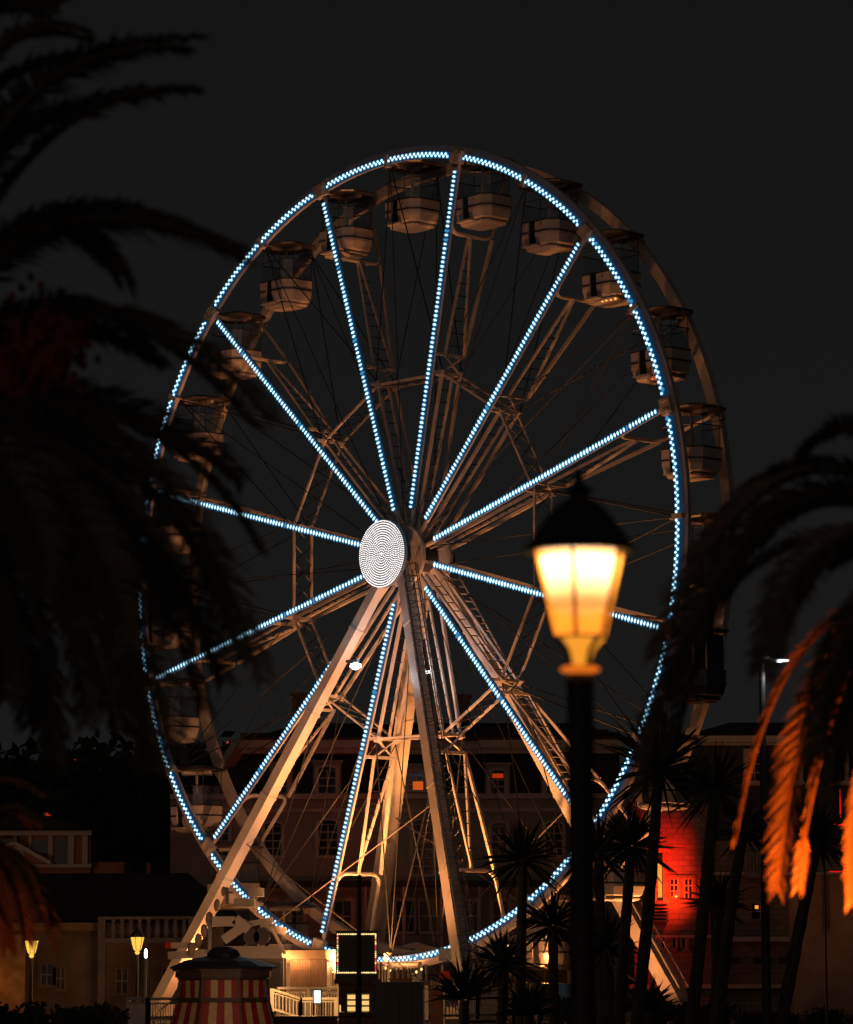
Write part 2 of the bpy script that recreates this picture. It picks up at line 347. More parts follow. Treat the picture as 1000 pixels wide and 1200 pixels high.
# ------------------------------------------------------------------ helpers for facades (a local frame whose x,z read from the photo)
class Fac:
    def __init__(s, Y, root): s.Y = Y; s.o = root.location.copy(); s.t = root
    def xz(s, px, py):
        p = P(px, py, s.Y); return p.x - s.o.x, p.z - s.o.z
    def rect(s, g, x0, x1, y0, y1, d0, d1):
        a_ = s.xz(x0, y0); b_ = s.xz(x1, y1)
        g.bb(a_[0], b_[0], d0, d1, b_[1], a_[1])
def window(F, x0, x1, y0, y1, lit=None, arch=False, cols=2, rows=3, name='window', surround='hotel_trim', depth=0.0):
    """frame proud of the wall, dark or lit pane behind glazing bars, sill"""
    a_ = F.xz(x0, y0); b_ = F.xz(x1, y1); X0, Z1, X1, Z0 = a_[0], a_[1], b_[0], b_[1]
    d = depth; fw = .16
    g = MB()
    g.bb(X0 - fw, X0, d - .10, d + .02, Z0, Z1); g.bb(X1, X1 + fw, d - .10, d + .02, Z0, Z1)
    if arch:
        k = 8; cx = (X0 + X1) / 2; rw = (X1 - X0) / 2 + fw; rh = rw * .45
        pv = []
        for i in range(k + 1):
            an = PI * i / k
            pv += [(cx - rw * math.cos(an), d - .10, Z1 + rh * math.sin(an)), (cx - (rw - fw) * math.cos(an), d - .10, Z1 + (rh - fw * .6) * math.sin(an)),
                   (cx - rw * math.cos(an), d + .02, Z1 + rh * math.sin(an)), (cx - (rw - fw) * math.cos(an), d + .02, Z1 + (rh - fw * .6) * math.sin(an))]
        fs = []
        for i in range(k):
            q = i * 4; fs += [(q, q + 4, q + 5, q + 1), (q, q + 2, q + 6, q + 4), (q + 1, q + 5, q + 7, q + 3)]
        g.add(pv, fs)
    else: g.bb(X0 - fw, X1 + fw, d - .12, d + .02, Z1, Z1 + fw)
    wn = g.build(name, surround, F.t)
    g = MB(); g.bb(X0 - fw * 1.4, X1 + fw * 1.4, d - .18, d + .02, Z0 - .12, Z0 - .003); g.build('sill', surround, wn)
    g = MB(); g.bb(X0 + .003, X1 - .003, d - .02, d + .01, Z0, Z1 - .003)
    if arch:
        cx = (X0 + X1) / 2; rw = (X1 - X0) / 2 - .01
        g.add([(cx, d - .018, Z1)] + [(cx - rw * math.cos(PI * i / 8), d - .018, Z1 + (rw + fw) * .40 * math.sin(PI * i / 8)) for i in range(9)], [(0, i, i + 1) for i in range(1, 9)])
    g.build('pane', lit or 'glass_dark', wn)
    g = MB()
    for i in range(cols + 1):
        x = X0 + (X1 - X0) * i / cols; ww = .05 if 0 < i < cols else .07
        g.bb(x - ww / 2, x + ww / 2, d - .06, d - .022, Z0, Z1 - .004)
    for j in range(rows + 1):
        z = Z0 + (Z1 - Z0) * j / rows; g.bb(X0, X1, d - .058, d - .024, z - .025 + (.03 if j == 0 else 0), z + .025 - (.03 if j == rows else 0))
    g.build('sash', 'frame_pale', wn)
# ------------------------------------------------------------------ hotel
HY = 176
hb = P(480, 1141, HY); hotel = thing('hotel', 'large pale hotel with mansard roof, chimneys and arched windows behind the wheel', 'building', (hb.x, HY, 0))
F = Fac(HY, hotel)
g = MB()
F.rect(g, 200, 735, 936, 1184, 0, 14)
g.build('wall', 'hotel_wall', hotel)
g = MB()                                            # mansard storey, slightly set back and sloping
xa, za = F.xz(262, 876); xb, zb = F.xz(728, 936)
g.add([(xa - .2, .2, zb), (xb, .2, zb), (xb, 1.2, za), (xa + .6, 1.2, za), (xa - .2, 14, zb), (xb, 14, zb), (xb, 13, za), (xa + .6, 13, za)],
      [(0, 1, 2, 3), (1, 5, 6, 2), (5, 4, 7, 6), (4, 0, 3, 7), (3, 2, 6, 7)])
mans = g.build('mansard', 'slate', hotel)
g = MB()                                            # standing seams on the slate
for i in range(110):
    x = xa + .1 + (xb - xa - .2) * i / 109; g.beam((x, .15, zb + .02), (x, 1.15, za - .02), .05, .06, (0, -1, .4))
g.build('seam', 'slate', mans)
g = MB()
for (x0, x1, dd) in ((282, 430, -.6), (430, 560, .1), (560, 728, -.6)):   # eaves in three planes
    F.rect(g, x0, x1 - .08, 868, 877, dd, 3); F.rect(g, x0 + .1, x1 - .2, 877.1, 883, dd + .35, 3.2)
a_ = F.xz(282, 868); b_ = F.xz(262, 893)
g.beam((a_[0], -.3, a_[1] - .2), (b_[0], 1.0, b_[1] - .2), .7, .45, (0, 0, 1))
F.rect(g, 200, 735, 931, 936, -.35, .1); F.rect(g, 200, 735, 948, 951, -.12, .05)
F.rect(g, 200, 735, 1040, 1044, -.5, .05)
g.build('cornice', 'hotel_trim', hotel)
g = MB()                                            # tile roof
a_ = F.xz(282, 867.7); b_ = F.xz(728, 867.7); c_ = F.xz(352, 838); d_ = F.xz(690, 838)
g.add([(a_[0], -.5, a_[1]), (b_[0], -.5, a_[1]), (d_[0], 6, c_[1]), (c_[0], 6, c_[1]), (a_[0], 13, a_[1]), (b_[0], 13, a_[1])], [(0, 1, 2, 3), (1, 5, 2), (5, 4, 3, 2), (4, 0, 3)])
rf = g.build('roof', 'slate', hotel)
g = MB()
for i in range(150):
    x = a_[0] + (b_[0] - a_[0]) * (i + .5) / 150; g.tube([(x, -.68, a_[1] + .02), (x, .2, a_[1] + .34)], .07, 5)
g.build('eaves_tile', 'roof_tile', rf)
for (x0, x1, y0, y1) in ((340, 362, 806, 846), (534, 552, 808, 842), (696, 714, 850, 869)):
    g = MB(); F.rect(g, x0, x1, y0 + 3, y1, 3, 4.2); F.rect(g, x0 - 2, x1 + 2, y0, y0 + 2.9, 2.85, 4.35); g.build('chimney', 'chimney_brick', rf)
for (x0, x1, y0, y1, lit) in ((373, 394, 903, 930, None), (479, 497, 907, 926, None), (575, 592, 906, 930, None), (322, 337, 905, 930, None), (640, 655, 903, 930, None)):
    g = MB(); F.rect(g, x0 - 6, x1 + 6, y0 - 9, 931, -.05, 1.3); F.rect(g, x0 - 8, x1 + 8, y0 - 12, y0 - 9.1, -.2, 1.5)
    g.build('dormer', 'hotel_wall', hotel)
    window(F, x0, x1, y0, y1, None, True, 2, 3, depth=-.07)
a_ = F.xz(484, 916); b_ = F.xz(496, 926); c_ = F.xz(577, 907); d_ = F.xz(590, 912)
g = MB(); g.bb(a_[0], b_[0], -.16, -.14, b_[1], a_[1]); g.build('lit_blind', 'window_orange', hotel)
g = MB(); g.bb(c_[0], d_[0], -.16, -.14, d_[1], c_[1]); g.build('lit_blind', 'window_red', hotel)
for (x0, x1, y0, y1) in ((310, 330, 968, 1003), (373, 396, 966, 1003), (484, 508, 966, 1025), (576, 594, 968, 1005), (639, 660, 968, 1003), (252, 268, 968, 1003)):
    window(F, x0, x1, y0, y1, None, True, 2, 4 if y1 < 1010 else 6)
for (x0, x1) in ((300, 322), (340, 356), (392, 412), (438, 458), (464, 486), (492, 516), (540, 560), (578, 596), (612, 630), (650, 668)):
    window(F, x0, x1, 1056, 1092, None, False, 2, 2)
g = MB(); F.rect(g, 290, 690, 1034, 1039.8, -2.6, .0); g.build('awning', 'slate', hotel)
for x in range(296, 690, 44):
    g = MB(); F.rect(g, x, x + 3, 1040, 1184, -2.5, -2.3); g.build('column', 'hotel_trim', hotel)
# ------------------------------------------------------------------ villa with pediment
VY = 205
vb = P(50, 1141, VY); villa = thing('villa', 'red villa with cream pilasters and round pediment window, left edge', 'house', (vb.x, VY, 0))
F = Fac(VY, villa)
g = MB(); F.rect(g, -40, 104, 976, 1190, 0, 9); g.build('wall', 'villa_wall', villa)
g = MB()
for x0, x1 in ((16, 20), (34, 37), (57, 62), (80, 87), (97, 103)): F.rect(g, x0, x1, 979, 1013, -.22, .05)
F.rect(g, -42, 108, 974, 979, -.4, .1); F.rect(g, -45, 108, 1013, 1017, -.45, .1); g.build('trim', 'villa_trim', villa)
for q_ in ((38, 56, 984, 1000), (2, 15, 984, 1000), (64, 79, 982, 1012)):
    g = MB(); F.rect(g, *q_, -.03, -.004); g.build('window', 'glass_dark', villa)
g = MB(); a_ = F.xz(-45, 973.8); b_ = F.xz(112, 973.8); c_ = F.xz(0, 950); d_ = F.xz(45, 953)
g.add([(a_[0], -.7, a_[1]), (b_[0], -.7, b_[1]), (d_[0], 4, d_[1]), (c_[0], 4, d_[1]), (a_[0], 9.5, a_[1]), (b_[0], 9.5, b_[1])], [(0, 1, 2, 3), (1, 5, 2), (5, 4, 3, 2), (4, 0, 3), (0, 4, 5, 1)])
g.build('roof', 'roof_tile', villa)
g = MB(); a_ = F.xz(-38, 1012.7); b_ = F.xz(62, 1012.7); c_ = F.xz(20, 989)
g.add([(a_[0], -1.2, a_[1]), (b_[0], -1.2, a_[1]), (c_[0], -1.2, c_[1]), (a_[0], -.5, a_[1]), (b_[0], -.5, a_[1]), (c_[0], -.5, c_[1])], [(0, 1, 2), (5, 4, 3), (0, 3, 4, 1), (1, 4, 5, 2), (2, 5, 3, 0)])
pd = g.build('pediment', 'villa_wall', villa)
g = MB(); g.beam((a_[0], -1.25, a_[1]), (c_[0], -1.25, c_[1]), .3, .22); g.beam((c_[0], -1.25, c_[1]), (b_[0], -1.25, a_[1]), .3, .22); g.build('gable_trim', 'villa_trim', pd)
cx, cz = F.xz(21, 1003)
g = MB(); g.tube([(cx + .42 * math.cos(i * PI / 12), -1.26, cz + .42 * math.sin(i * PI / 12)) for i in range(25)], .09, 6, False)
g.build('round_window', 'villa_trim', pd)
g = MB(); F.rect(g, 104, 143, 1010, 1190, .5, 6); F.rect(g, 171, 174, 1011, 1190, .5, 1); g.build('side_wing', 'villa_wall', villa)
# ------------------------------------------------------------------ low building with balustrade
LY = 158
lb = P(110, 1141, LY); low = thing('low_building', 'long dark roofed low building with a stone balustrade, left of the wheel', 'building', (lb.x, LY, 0))
F = Fac(LY, low)
g = MB(); F.rect(g, -60, 262, 1082, 1189, 0, 12); g.build('wall', 'low_wall', low)
g = MB(); a_ = F.xz(-60, 1079.8); b_ = F.xz(275, 1079.8); c_ = F.xz(-60, 1018); d_ = F.xz(208, 1018)
g.add([(a_[0], -.6, a_[1]), (b_[0], -.6, a_[1]), (d_[0], 7, d_[1]), (c_[0], 7, d_[1]), (a_[0], 14, a_[1]), (b_[0], 14, a_[1]), ], [(0, 1, 2, 3), (1, 5, 2), (5, 4, 3, 2), (0, 4, 5, 1), (4, 0, 3)])
g.build('roof', 'slate', low)
g = MB(); F.rect(g, -60, 119, 1082, 1091, -.7, -.004); g.build('eaves_board', 'low_wall_ochre', low)
g = MB(); F.rect(g, 119, 232, 1100, 1106, -1.7, -.004); F.rect(g, 119, 232, 1075, 1078, -1.62, -1.3)
F.rect(g, 119, 127, 1078.1, 1099.8, -1.65, -1.25); F.rect(g, 224, 232, 1078.1, 1099.8, -1.65, -1.25)
bal = g.build('balustrade', 'concrete', low)
for i in range(9):
    px = 136 + i * 10.3; x, z0 = F.xz(px, 1099.8); _, z1 = F.xz(px, 1078.2); h = z1 - z0
    g = MB(); g.lathe([(.12, 0), (.12, .08 * h), (.07, .14 * h), (.15, .38 * h), (.13, .5 * h), (.06, .78 * h), (.11, .9 * h), (.11, h)], (x, -1.45, z0), 10); g.build('baluster', 'concrete', bal, True)
for x0, x1 in ((119, 127), (172, 178), (224, 232)):
    g = MB(); F.rect(g, x0, x1, 1106.2, 1189, -1.6, -1.2); g.build('pier', 'concrete', low)
for (x0, x1, y0, y1) in ((48, 62, 1130, 1155), (66, 76, 1134, 1160), (136, 150, 1135, 1165), (190, 206, 1135, 1165)):
    window(F, x0, x1, y0, y1, None, False, 2, 2, surround='low_wall')
g = MB(); F.rect(g, -40, 36, 1096, 1189, -2.4, -.8); g.build('end_wall', 'low_wall_ochre', low)
# ------------------------------------------------------------------ stone palace on the right
RY = 166
rb = P(880, 1141, RY); pal = thing('stone_palace', 'stone block palace with mansard roof and red lit doorway, right side', 'building', (rb.x, RY, 0))
F = Fac(RY, pal)
g = MB(); F.rect(g, 742, 835, 940, 1187, 0, 12); F.rect(g, 835.2, 1090, 985, 1187, .5, 14); g.build('wall', 'palace_stone', pal)
g = MB(); F.rect(g, 806, 1090, 872, 984.8, 1.0, 13); g.build('mansard', 'slate', pal)
g = MB(); F.rect(g, 800, 1092, 862, 869, 0.2, 13); F.rect(g, 804, 1092, 869.2, 872, .6, 13); F.rect(g, 738, 838, 936, 940, -.4, 12.2)
F.rect(g, 836, 1090, 1098, 1103, -.1, .6); F.rect(g, 738, 1090, 1154, 1158, -.3, .45); F.rect(g, 738, 834, 1096, 1099, -.18, .05)
F.rect(g, 836, 1090, 1022, 1025, .2, .55)
g.build('cornice', 'hotel_trim', pal)
g = MB(); a_ = F.xz(800, 861.8); b_ = F.xz(1092, 861.8); c_ = F.xz(868, 836); d_ = F.xz(1040, 836)
g.add([(a_[0], .2, a_[1]), (b_[0], .2, a_[1]), (d_[0], 6, d_[1]), (c_[0], 6, d_[1]), (a_[0], 13, a_[1]), (b_[0], 13, a_[1])], [(0, 1, 2, 3), (1, 5, 2), (5, 4, 3, 2), (4, 0, 3)])
rf = g.build('roof', 'slate', pal)
for (x0, x1, y0, y1) in ((945, 967, 806, 845), (978, 992, 835, 858)):
    g = MB(); F.rect(g, x0, x1, y0 + 3, y1, 3, 4.2); F.rect(g, x0 - 2, x1 + 2, y0, y0 + 2.9, 2.85, 4.35); g.build('chimney', 'chimney_brick', rf)
for (x0, x1, y0, y1, dp) in ((879, 892, 1002, 1022, .5), (785, 795, 1030, 1052, 0), (802, 812, 1030, 1054, 0), (948, 962, 1040, 1066, .5), (985, 999, 1040, 1066, .5)):
    window(F, x0, x1, y0, y1, None, False, 2, 3, surround='palace_stone', depth=dp)
window(F, 881, 893, 1058, 1078, None, False, 1, 2, surround='palace_stone', depth=.5)
g = MB(); F.rect(g, 886, 890, 1061, 1065, .38, .42); g.build('lit_lamp', 'window_amber', pal)
for x0 in (775, 788, 799): window(F, x0, x0 + 5, 1097, 1112, None, False, 1, 1, surround='palace_stone')
for (x0, x1, y0, y1) in ((877, 893, 885, 915), (925, 938, 885, 915), (978, 992, 885, 915)):
    g = MB(); F.rect(g, x0 - 4, x1 + 4, y0 - 8, 920, .3, 1.05); g.build('dormer', 'hotel_trim', pal)
    window(F, x0, x1, y0, y1, None, True, 2, 3, depth=.28)
for x0, x1 in ((845, 868), (884, 905), (915, 935)):
    g = MB(); F.rect(g, x0, x1, 1122, 1129, .42, .52); g.build('vent', 'slate', pal)
# balcony
g = MB(); F.rect(g, 872, 906, 1024, 1029, -.5, .49); F.rect(g, 872, 906, 1000, 1002, -.5, -.38)
bl = g.build('balcony', 'concrete', pal)
for i in range(8):
    x, z = F.xz(875 + i * 4, 1024); _, z1 = F.xz(875, 1002.1); g = MB(); g.lathe([(.06, 0), (.09, (z1 - z) * .4), (.05, z1 - z)], (x, -.44, z), 8); g.build('baluster', 'concrete', bl)
# red lit doorway and bay
g = MB(); F.rect(g, 770.5, 775.5, 1012, 1052, -.45, -.25); g.build('lit_door', 'window_amber', pal)
g = MB(); F.rect(g, 758, 770, 1000, 1056, -.5, .02); F.rect(g, 776, 781, 1000, 1060, -.5, .02); F.rect(g, 756, 783, 995, 999.8, -.9, .02); F.rect(g, 756, 783, 1056.2, 1060, -1.0, .02)
for k in range(5): F.rect(g, 757, 783, 1063 + k * 4, 1064.2 + k * 4, -1.0 + k * .05, .02)
g.build('bay', 'palace_stone', pal)
RED = (1.0, 0.015, 0.008)
def PR(x, y, d): q = P(x, y, RY); return Vector((q.x, RY - d, q.z))
spot('assumed_red_floodlight', PR(796, 1052, 1.7), PR(779, 1044, .0), 900, (1, .03, .006), 118, .1, 1.0)  # assumed red lamps, here and below, unseen, that redden the wall
spot('assumed_red_floodlight', PR(790, 1000, 1.8), PR(775, 996, .0), 420, (1, .012, .005), 112, .1, 1.0)
point('assumed_red_floodlight', PR(752, 1120, 1.4), 45, RED, .1)
# red neon lines on the bar terrace
nb = thing('terrace_bar', 'dark roofed terrace bar with red neon lines, far right', 'bar', (P(975, 1141, 150).x, 150, 0))
F = Fac(150, nb)
g = MB(); F.rect(g, 931, 1040, 985, 998, 0, 5); a_ = F.xz(925, 1024); b_ = F.xz(1040, 1018)
F.rect(g, 936, 1040, 958, 962, 0, 5); F.rect(g, 936, 940, 962, 1100, .4, .8); F.rect(g, 1010, 1014, 962, 1100, .4, .8); g.build('canopy', 'cabin_dark', nb)
g = MB(); F.rect(g, 938, 1030, 1024, 1195, 3, 5); g.build('wall', 'low_wall', nb)
for (x0, x1, y0, y1) in ((968, 1010, 996, 997.2), (972, 1000, 1021, 1022.2), (984, 985.5, 925, 958), (938, 945, 956, 957.2), (978, 1000, 966, 967.5), (992, 994, 972, 985), (988, 992, 1004, 1020), (996, 998, 1004, 1020)):
    g = MB(); F.rect(g, x0, x1, y0, y1, -.12, -.03); g.build('neon_tube', 'red_line', nb)
point('red_terrace_lamp', (P(990, 1010, 149).x, 149, P(990, 1010, 149).z), 12, RED, .1)
# ================================================================== ferris wheel
wheel = thing('ferris_wheel', 'giant ferris wheel with blue lit spokes and rim on splayed steel legs', 'ferris wheel', WC, -AZ)
PH = 0.2625
def L(a_, r, wv): return Vector((r * math.sin(a_), wv, HUB + r * math.cos(a_)))
def ring_box(g, r0, r1, w0, w1, a0=0, a1=2 * PI, n=96):
    vs = []; full = abs(a1 - a0 - 2 * PI) < 1e-6
    for i in range(n + (0 if full else 1)):
        an = a0 + (a1 - a0) * i / n
        vs += [L(an, r0, w0), L(an, r1, w0), L(an, r1, w1), L(an, r0, w1)]
    fs = []
    for i in range(n):
        q = i * 4; z = ((i + 1) % n if full else i + 1) * 4
        for k in range(4): fs.append((q + k, q + (k + 1) % 4, z + (k + 1) % 4, z + k))
    if not full: fs += [(0, 3, 2, 1), tuple(n * 4 + k for k in range(4))]
    g.add(vs, fs)
W0, W1, WM = 0.0, 2.66, 1.33
g = MB(); ring_box(g, 15.90, 16.40, 0.035, 0.20, n=144); rimf = g.build('rim', 'steel_white', wheel)
g = MB(); ring_box(g, 15.72, 16.16, W1 - .12, W1 + .16, n=144); rimr = g.build('rim', 'steel_white', wheel)
# joints
for k in range(24):
    an = PH + k * PI / 12; big = k % 2 == 0
    for rm, wv in ((rimf, -.03), (rimr, W1 + .0)):
        g = MB(); c = L(an, 15.98, wv); rot = Matrix.Rotation(an, 3, 'Y')
        g.box(c, (.62 if big else .2, .24, .52 if big else .5), rot)
        if big:
            for q in (-.2, .2): g.box(c + rot @ Vector((q, -.13, 0)), (.1, .06, .3), rot)
        g.build('rim_joint', 'steel_white', rm)
def bulb(g, c, ax, up, r, h, lens):
    """domed lamp facing -w"""
    nrm = Vector((0, -1, 0)); n_ = 6; r *= random.uniform(.88, 1.1); g.m = 1 if lens and random.random() < .03 else 0
    vs = [c + (ax * math.cos(2 * PI * j / n_) + up * math.sin(2 * PI * j / n_)) * r for j in range(n_)]
    vs += [c + nrm * h * .7 + (ax * math.cos(2 * PI * j / n_) + up * math.sin(2 * PI * j / n_)) * r * .7 for j in range(n_)] + [c + nrm * h]
    fs = [(j, (j + 1) % n_, n_ + (j + 1) % n_, n_ + j) for j in range(n_)] + [(n_ + j, n_ + (j + 1) % n_, 2 * n_) for j in range(n_)]
    g.add(vs, fs)
    g.m = 0
    if lens:  # flat disc that paints the blue halo round the bulb
        vs = [c + nrm * .008 + (ax * math.cos(2 * PI * j / 8) + up * math.sin(2 * PI * j / 8)) * r * lens for j in range(8)]
        g.m = 1; g.add(vs, [tuple(range(8))]); g.m = 0
for k in range(24):
    a0 = PH + k * PI / 12 + (0.027 if k % 2 == 0 else .006); a1 = PH + (k + 1) * PI / 12 - (.006 if k % 2 == 0 else .027)
    g = MB(); ring_box(g, 15.87, 16.13, -.10, .03, a0, a1, 8)
    st = g.build('light_strip', 'led_backing_halo', rimf)
    g = MB(); nb_ = 31
    for i in range(nb_):
        an = a0 + (a1 - a0) * (i + .5) / nb_; rr_ = 16.0 + (.048 if i % 2 else -.048)
        ax = Vector((math.cos(an), 0, -math.sin(an))); up = Vector((math.sin(an), 0, math.cos(an)))
        bulb(g, L(an, rr_, -.11), ax, up, .056, .06, 1.5)
    g.build('bulbs', ['led_blue', 'led_halo_dim_bulb'], st)
# hub and disc
g = MB(); g.tube([(0, -.25, HUB), (0, 3.1, HUB)], .55, 20); g.build('axle', 'steel_dark', wheel)
for wv in (.72, 2.2):
    g = MB(); g.tube([(0, wv, HUB), (0, wv + .16, HUB)], 1.25, 24); g.build('hub_flange', 'steel_white', wheel)
g = MB(); g.tube([(0, -.36, HUB), (0, -.20, HUB)], 1.36, 48); disc = g.build('hub_disc', 'disc_back', wheel)
for ring in range(14):
    g = MB(); r_ = .05 + ring * .0975; cnt = max(4, int(2 * PI * r_ / .088))
    for j in range(cnt):
        an = 2 * PI * j / cnt + ring * .35
        bulb(g, Vector((r_ * math.sin(an), -.36, HUB + r_ * math.cos(an))), Vector((1, 0, 0)), Vector((0, 0, 1)), .029, .04, 0)
    g.build('bulb_ring', 'bulb_white_glass', disc)
# spokes
def spoke_pt(an, r, wv): return L(an, r, wv)
for k in range(12):
    an = PH + k * PI / 6; T = Vector((math.cos(an), 0, -math.sin(an)))
    Pk = lambda r, wv, s=0.0: L(an, r, wv) + T * s
    fw = lambda r: .90 * (1 - r / 16.0)
    g = MB(); g.beam(Pk(1.1, fw(1.1) + .12), Pk(15.8, .13), .11, .12, (0, 1, 0))
    sp = g.build('spoke', 'steel_white', wheel)
    g = MB(); g.beam(Pk(1.95, fw(1.95)), Pk(15.4, fw(15.4) - .02), .21, .10, (0, 1, 0)); st = g.build('light_strip', 'led_backing_halo', sp)
    g = MB(); nb_ = 76
    for i in range(nb_):
        r_ = 2.0 + (15.38 - 2.0) * i / (nb_ - 1); c0 = Pk(r_, fw(r_) - .06)
        up = Vector((math.sin(an), 0, math.cos(an)))
        bulb(g, c0, T * 1.9, up, .052, .055, 1.45)
    g.build('bulbs', ['led_blue', 'led_halo_dim_bulb'], st)
    # inner truss bars
    rm = 7.45
    g = MB()
    wB = lambda r: 1.30 - .15 * r / rm if r < rm else 1.15 + (1.33 - 1.15) * (r - rm) / (13.0 - rm)
    g.beam(Pk(1.1, 1.30), Pk(rm, 1.15), .11, .11, (0, 1, 0)); g.beam(Pk(1.1, 1.72), Pk(rm, 1.72), .09, .09, (0, 1, 0))
    g.beam(Pk(1.1, 2.36), Pk(rm, 2.10), .12, .12, (0, 1, 0))
    g.beam(Pk(8.2, 2.14), Pk(13.0, 2.56), .12, .12, (0, 1, 0))
    g.beam(Pk(8.2, 1.12), Pk(12.95, 1.33, -.05), .09, .09, (0, 1, 0)); g.beam(Pk(8.2, 2.14), Pk(12.95, 1.36, .05), .09, .09, (0, 1, 0))
    g.build('truss_bar', 'steel_white', sp)
    g = MB()
    g.beam(Pk(rm, .50), Pk(rm, 2.18), .12, .10, (0, 1, 0)); g.beam(Pk(8.2, .48), Pk(8.2, 2.2), .12, .10, (0, 1, 0))
    g.beam(Pk(rm, 1.1), Pk(8.2, 2.12), .07, .07, (0, 1, 0)); g.beam(Pk(rm, 2.1), Pk(8.2, 1.1), .07, .07, (0, 1, 0))
    g.box(Pk(rm, 1.15), (.28, .2, .28), Matrix.Rotation(an, 3, 'Y')); g.box(Pk(rm, 2.1), (.28, .2, .28), Matrix.Rotation(an, 3, 'Y'))
    g.build('truss_frame', 'steel_white', sp)
    g = MB()                                        # ladder rungs
    for i in range(11):
        r_ = 1.8 + i * .5; g.beam(Pk(r_, wB(r_), .0), Pk(r_, 1.72, 0), .035, .035, (0, 1, 0))
    for i in range(8):
        r_ = 8.6 + i * .5; w_ = .55 * (1 - (r_ - 8.2) / 5.2); g.beam(Pk(r_, 1.33 - w_ * .5), Pk(r_, 1.6 + w_), .035, .035, (0, 1, 0))
    g.build('rungs', 'steel_dark', sp)
    g = MB()                                        # portal that lets the gondola swing
    pts = []
    rr0 = 13.0; q = .45
    pts = [Pk(15.8, .12), Pk(rr0 + q, fw(13) + .1)] + [Pk(rr0 + q - q * math.sin(t * PI / 8), fw(13) + .1 + q - q * math.cos(t * PI / 8)) for t in range(1, 5)]
    pts += [Pk(rr0, 2.56 - q)] + [Pk(rr0 + q - q * math.cos(t * PI / 8), 2.56 - q + q * math.sin(t * PI / 8)) for t in range(1, 5)] + [Pk(15.8, W1 - .05)]
    g.tube(pts, .085, 6); g.build('portal', 'steel_white', sp)
    # ring truss to the next spoke
    an2 = an + PI / 6
    g = MB()
    for wv in (1.15, 2.1): g.beam(L(an, rm, wv), L(an2, rm, wv), .085, .085, (0, 1, 0))
    rt = g.build('ring_truss', 'steel_white', wheel)
    g = MB()
    for i in range(5):
        q0 = L(an, rm, 1.15).lerp(L(an2, rm, 1.15), i / 5); q1 = L(an, rm, 2.1).lerp(L(an2, rm, 2.1), (i + 1) / 5)
        q2 = L(an, rm, 2.1).lerp(L(an2, rm, 2.1), i / 5); q3 = L(an, rm, 1.15).lerp(L(an2, rm, 1.15), (i + 1) / 5)
        g.tube([q0, q1], .022, 4); g.tube([q2, q3], .022, 4)
    g.build('lacing', 'steel_dark', rt)
    # cables
    g = MB(); am = an + PI / 12
    for (aa, ww, we) in ((an, 1.1, .12), (an2, 1.1, .12), (an, 2.14, W1), (an2, 2.14, W1)):
        g.tube([L(aa, rm + .2, ww), L(am, 15.8, we)], .028, 4)
    g.tube([L(an, 1.2, 1.1), L(am, 15.8, .1)], .022, 4); g.tube([L(an2, 1.2, 2.2), L(am, 15.8, W1)], .022, 4)
    g.build('cable', 'cable', wheel)
# support legs
def leg(wa, wf, u0, uf, a_, b_, name='support_leg'):
    g = MB(); top = Vector((u0, wa, HUB)); ft = Vector((uf, wf, 0.12))
    ref = Vector((0, 1, 0))
    g.beam(ft, top, b_, b_ * 1.05, ref, a_, a_ * 1.05)
    o = g.build(name, 'steel_leg', wheel)
    for f_ in (.12, .3, .48, .66, .84):
        g = MB(); c = ft.lerp(top, f_); d_ = (top - ft).normalized(); sz = b_ + (a_ - b_) * f_
        g.beam(c - d_ * .05, c + d_ * .05, sz + .05, sz * 1.05 + .05, ref); g.build('flange', 'steel_leg', o)
    g = MB(); g.box((uf, wf, .06), (1.6, 1.6, .12)); g.build('foot_plate', 'steel_dark', o)
    return o, top, ft
lfl, tA, fA = leg(.50, -4.4, -.15, -9.4, .38, .50)
lfr, tB, fB = leg(.50, -4.4, .15, 9.45, .38, .50)
lrl, tC, fC = leg(2.2, 7.0, -.15, -9.5, .42, .66)
lrr, tD, fD = leg(2.2, 7.0, .15, 9.45, .45, .60)
# caged ladder on the outer side of the front right leg
g = MB(); d_ = (tB - fB).normalized(); sd = d_.cross(Vector((0, 1, 0))).normalized()
if sd.x < 0: sd = -sd
N = 60; ln = (tB - fB).length
def CB(s, a_, b_): return fB + d_ * (1.5 + s * (ln - 2.4)) + sd * a_ + Vector((0, b_, 0))
for a_, b_ in ((.33, -.22), (.33, .22)): g.tube([CB(0, a_, b_), CB(1, a_, b_)], .03, 4)
for i in range(N): g.tube([CB(i / N, .33, -.22), CB(i / N, .33, .22)], .02, 4)
g.build('ladder', 'galvanised', lfr)
g = MB()
for an in range(5):
    q = PI * (an + .5) / 5; g.tube([CB(0, .30 + .50 * math.sin(q), -.34 * math.cos(q)), CB(1, .30 + .50 * math.sin(q), -.34 * math.cos(q))], .018, 4)
for i in range(0, N + 1, 2):
    g.tube([CB(i / N, .30 + .50 * math.sin(PI * j / 6), -.34 * math.cos(PI * j / 6)) for j in range(7)], .02, 4)
g.build('ladder_cage', 'steel_dark', lfr)
g = MB(); dd = (tD - fD).normalized(); sd2 = dd.cross(Vector((0, 1, 0))).normalized(); sd2 = sd2 if sd2.z > 0 else -sd2
ln2 = (tD - fD).length
def CD(s, a_, b_): return fD + dd * (1 + s * (ln2 - 2)) + sd2 * a_ + Vector((0, b_, 0))
for b_ in (-.28, .28): g.tube([CD(0, .55, b_), CD(1, .55, b_)], .035, 4)
for i in range(55): g.tube([CD(i / 55, .55, -.28), CD(i / 55, .55, .28)], .024, 4)
g.build('ladder', 'steel_white', lrr)
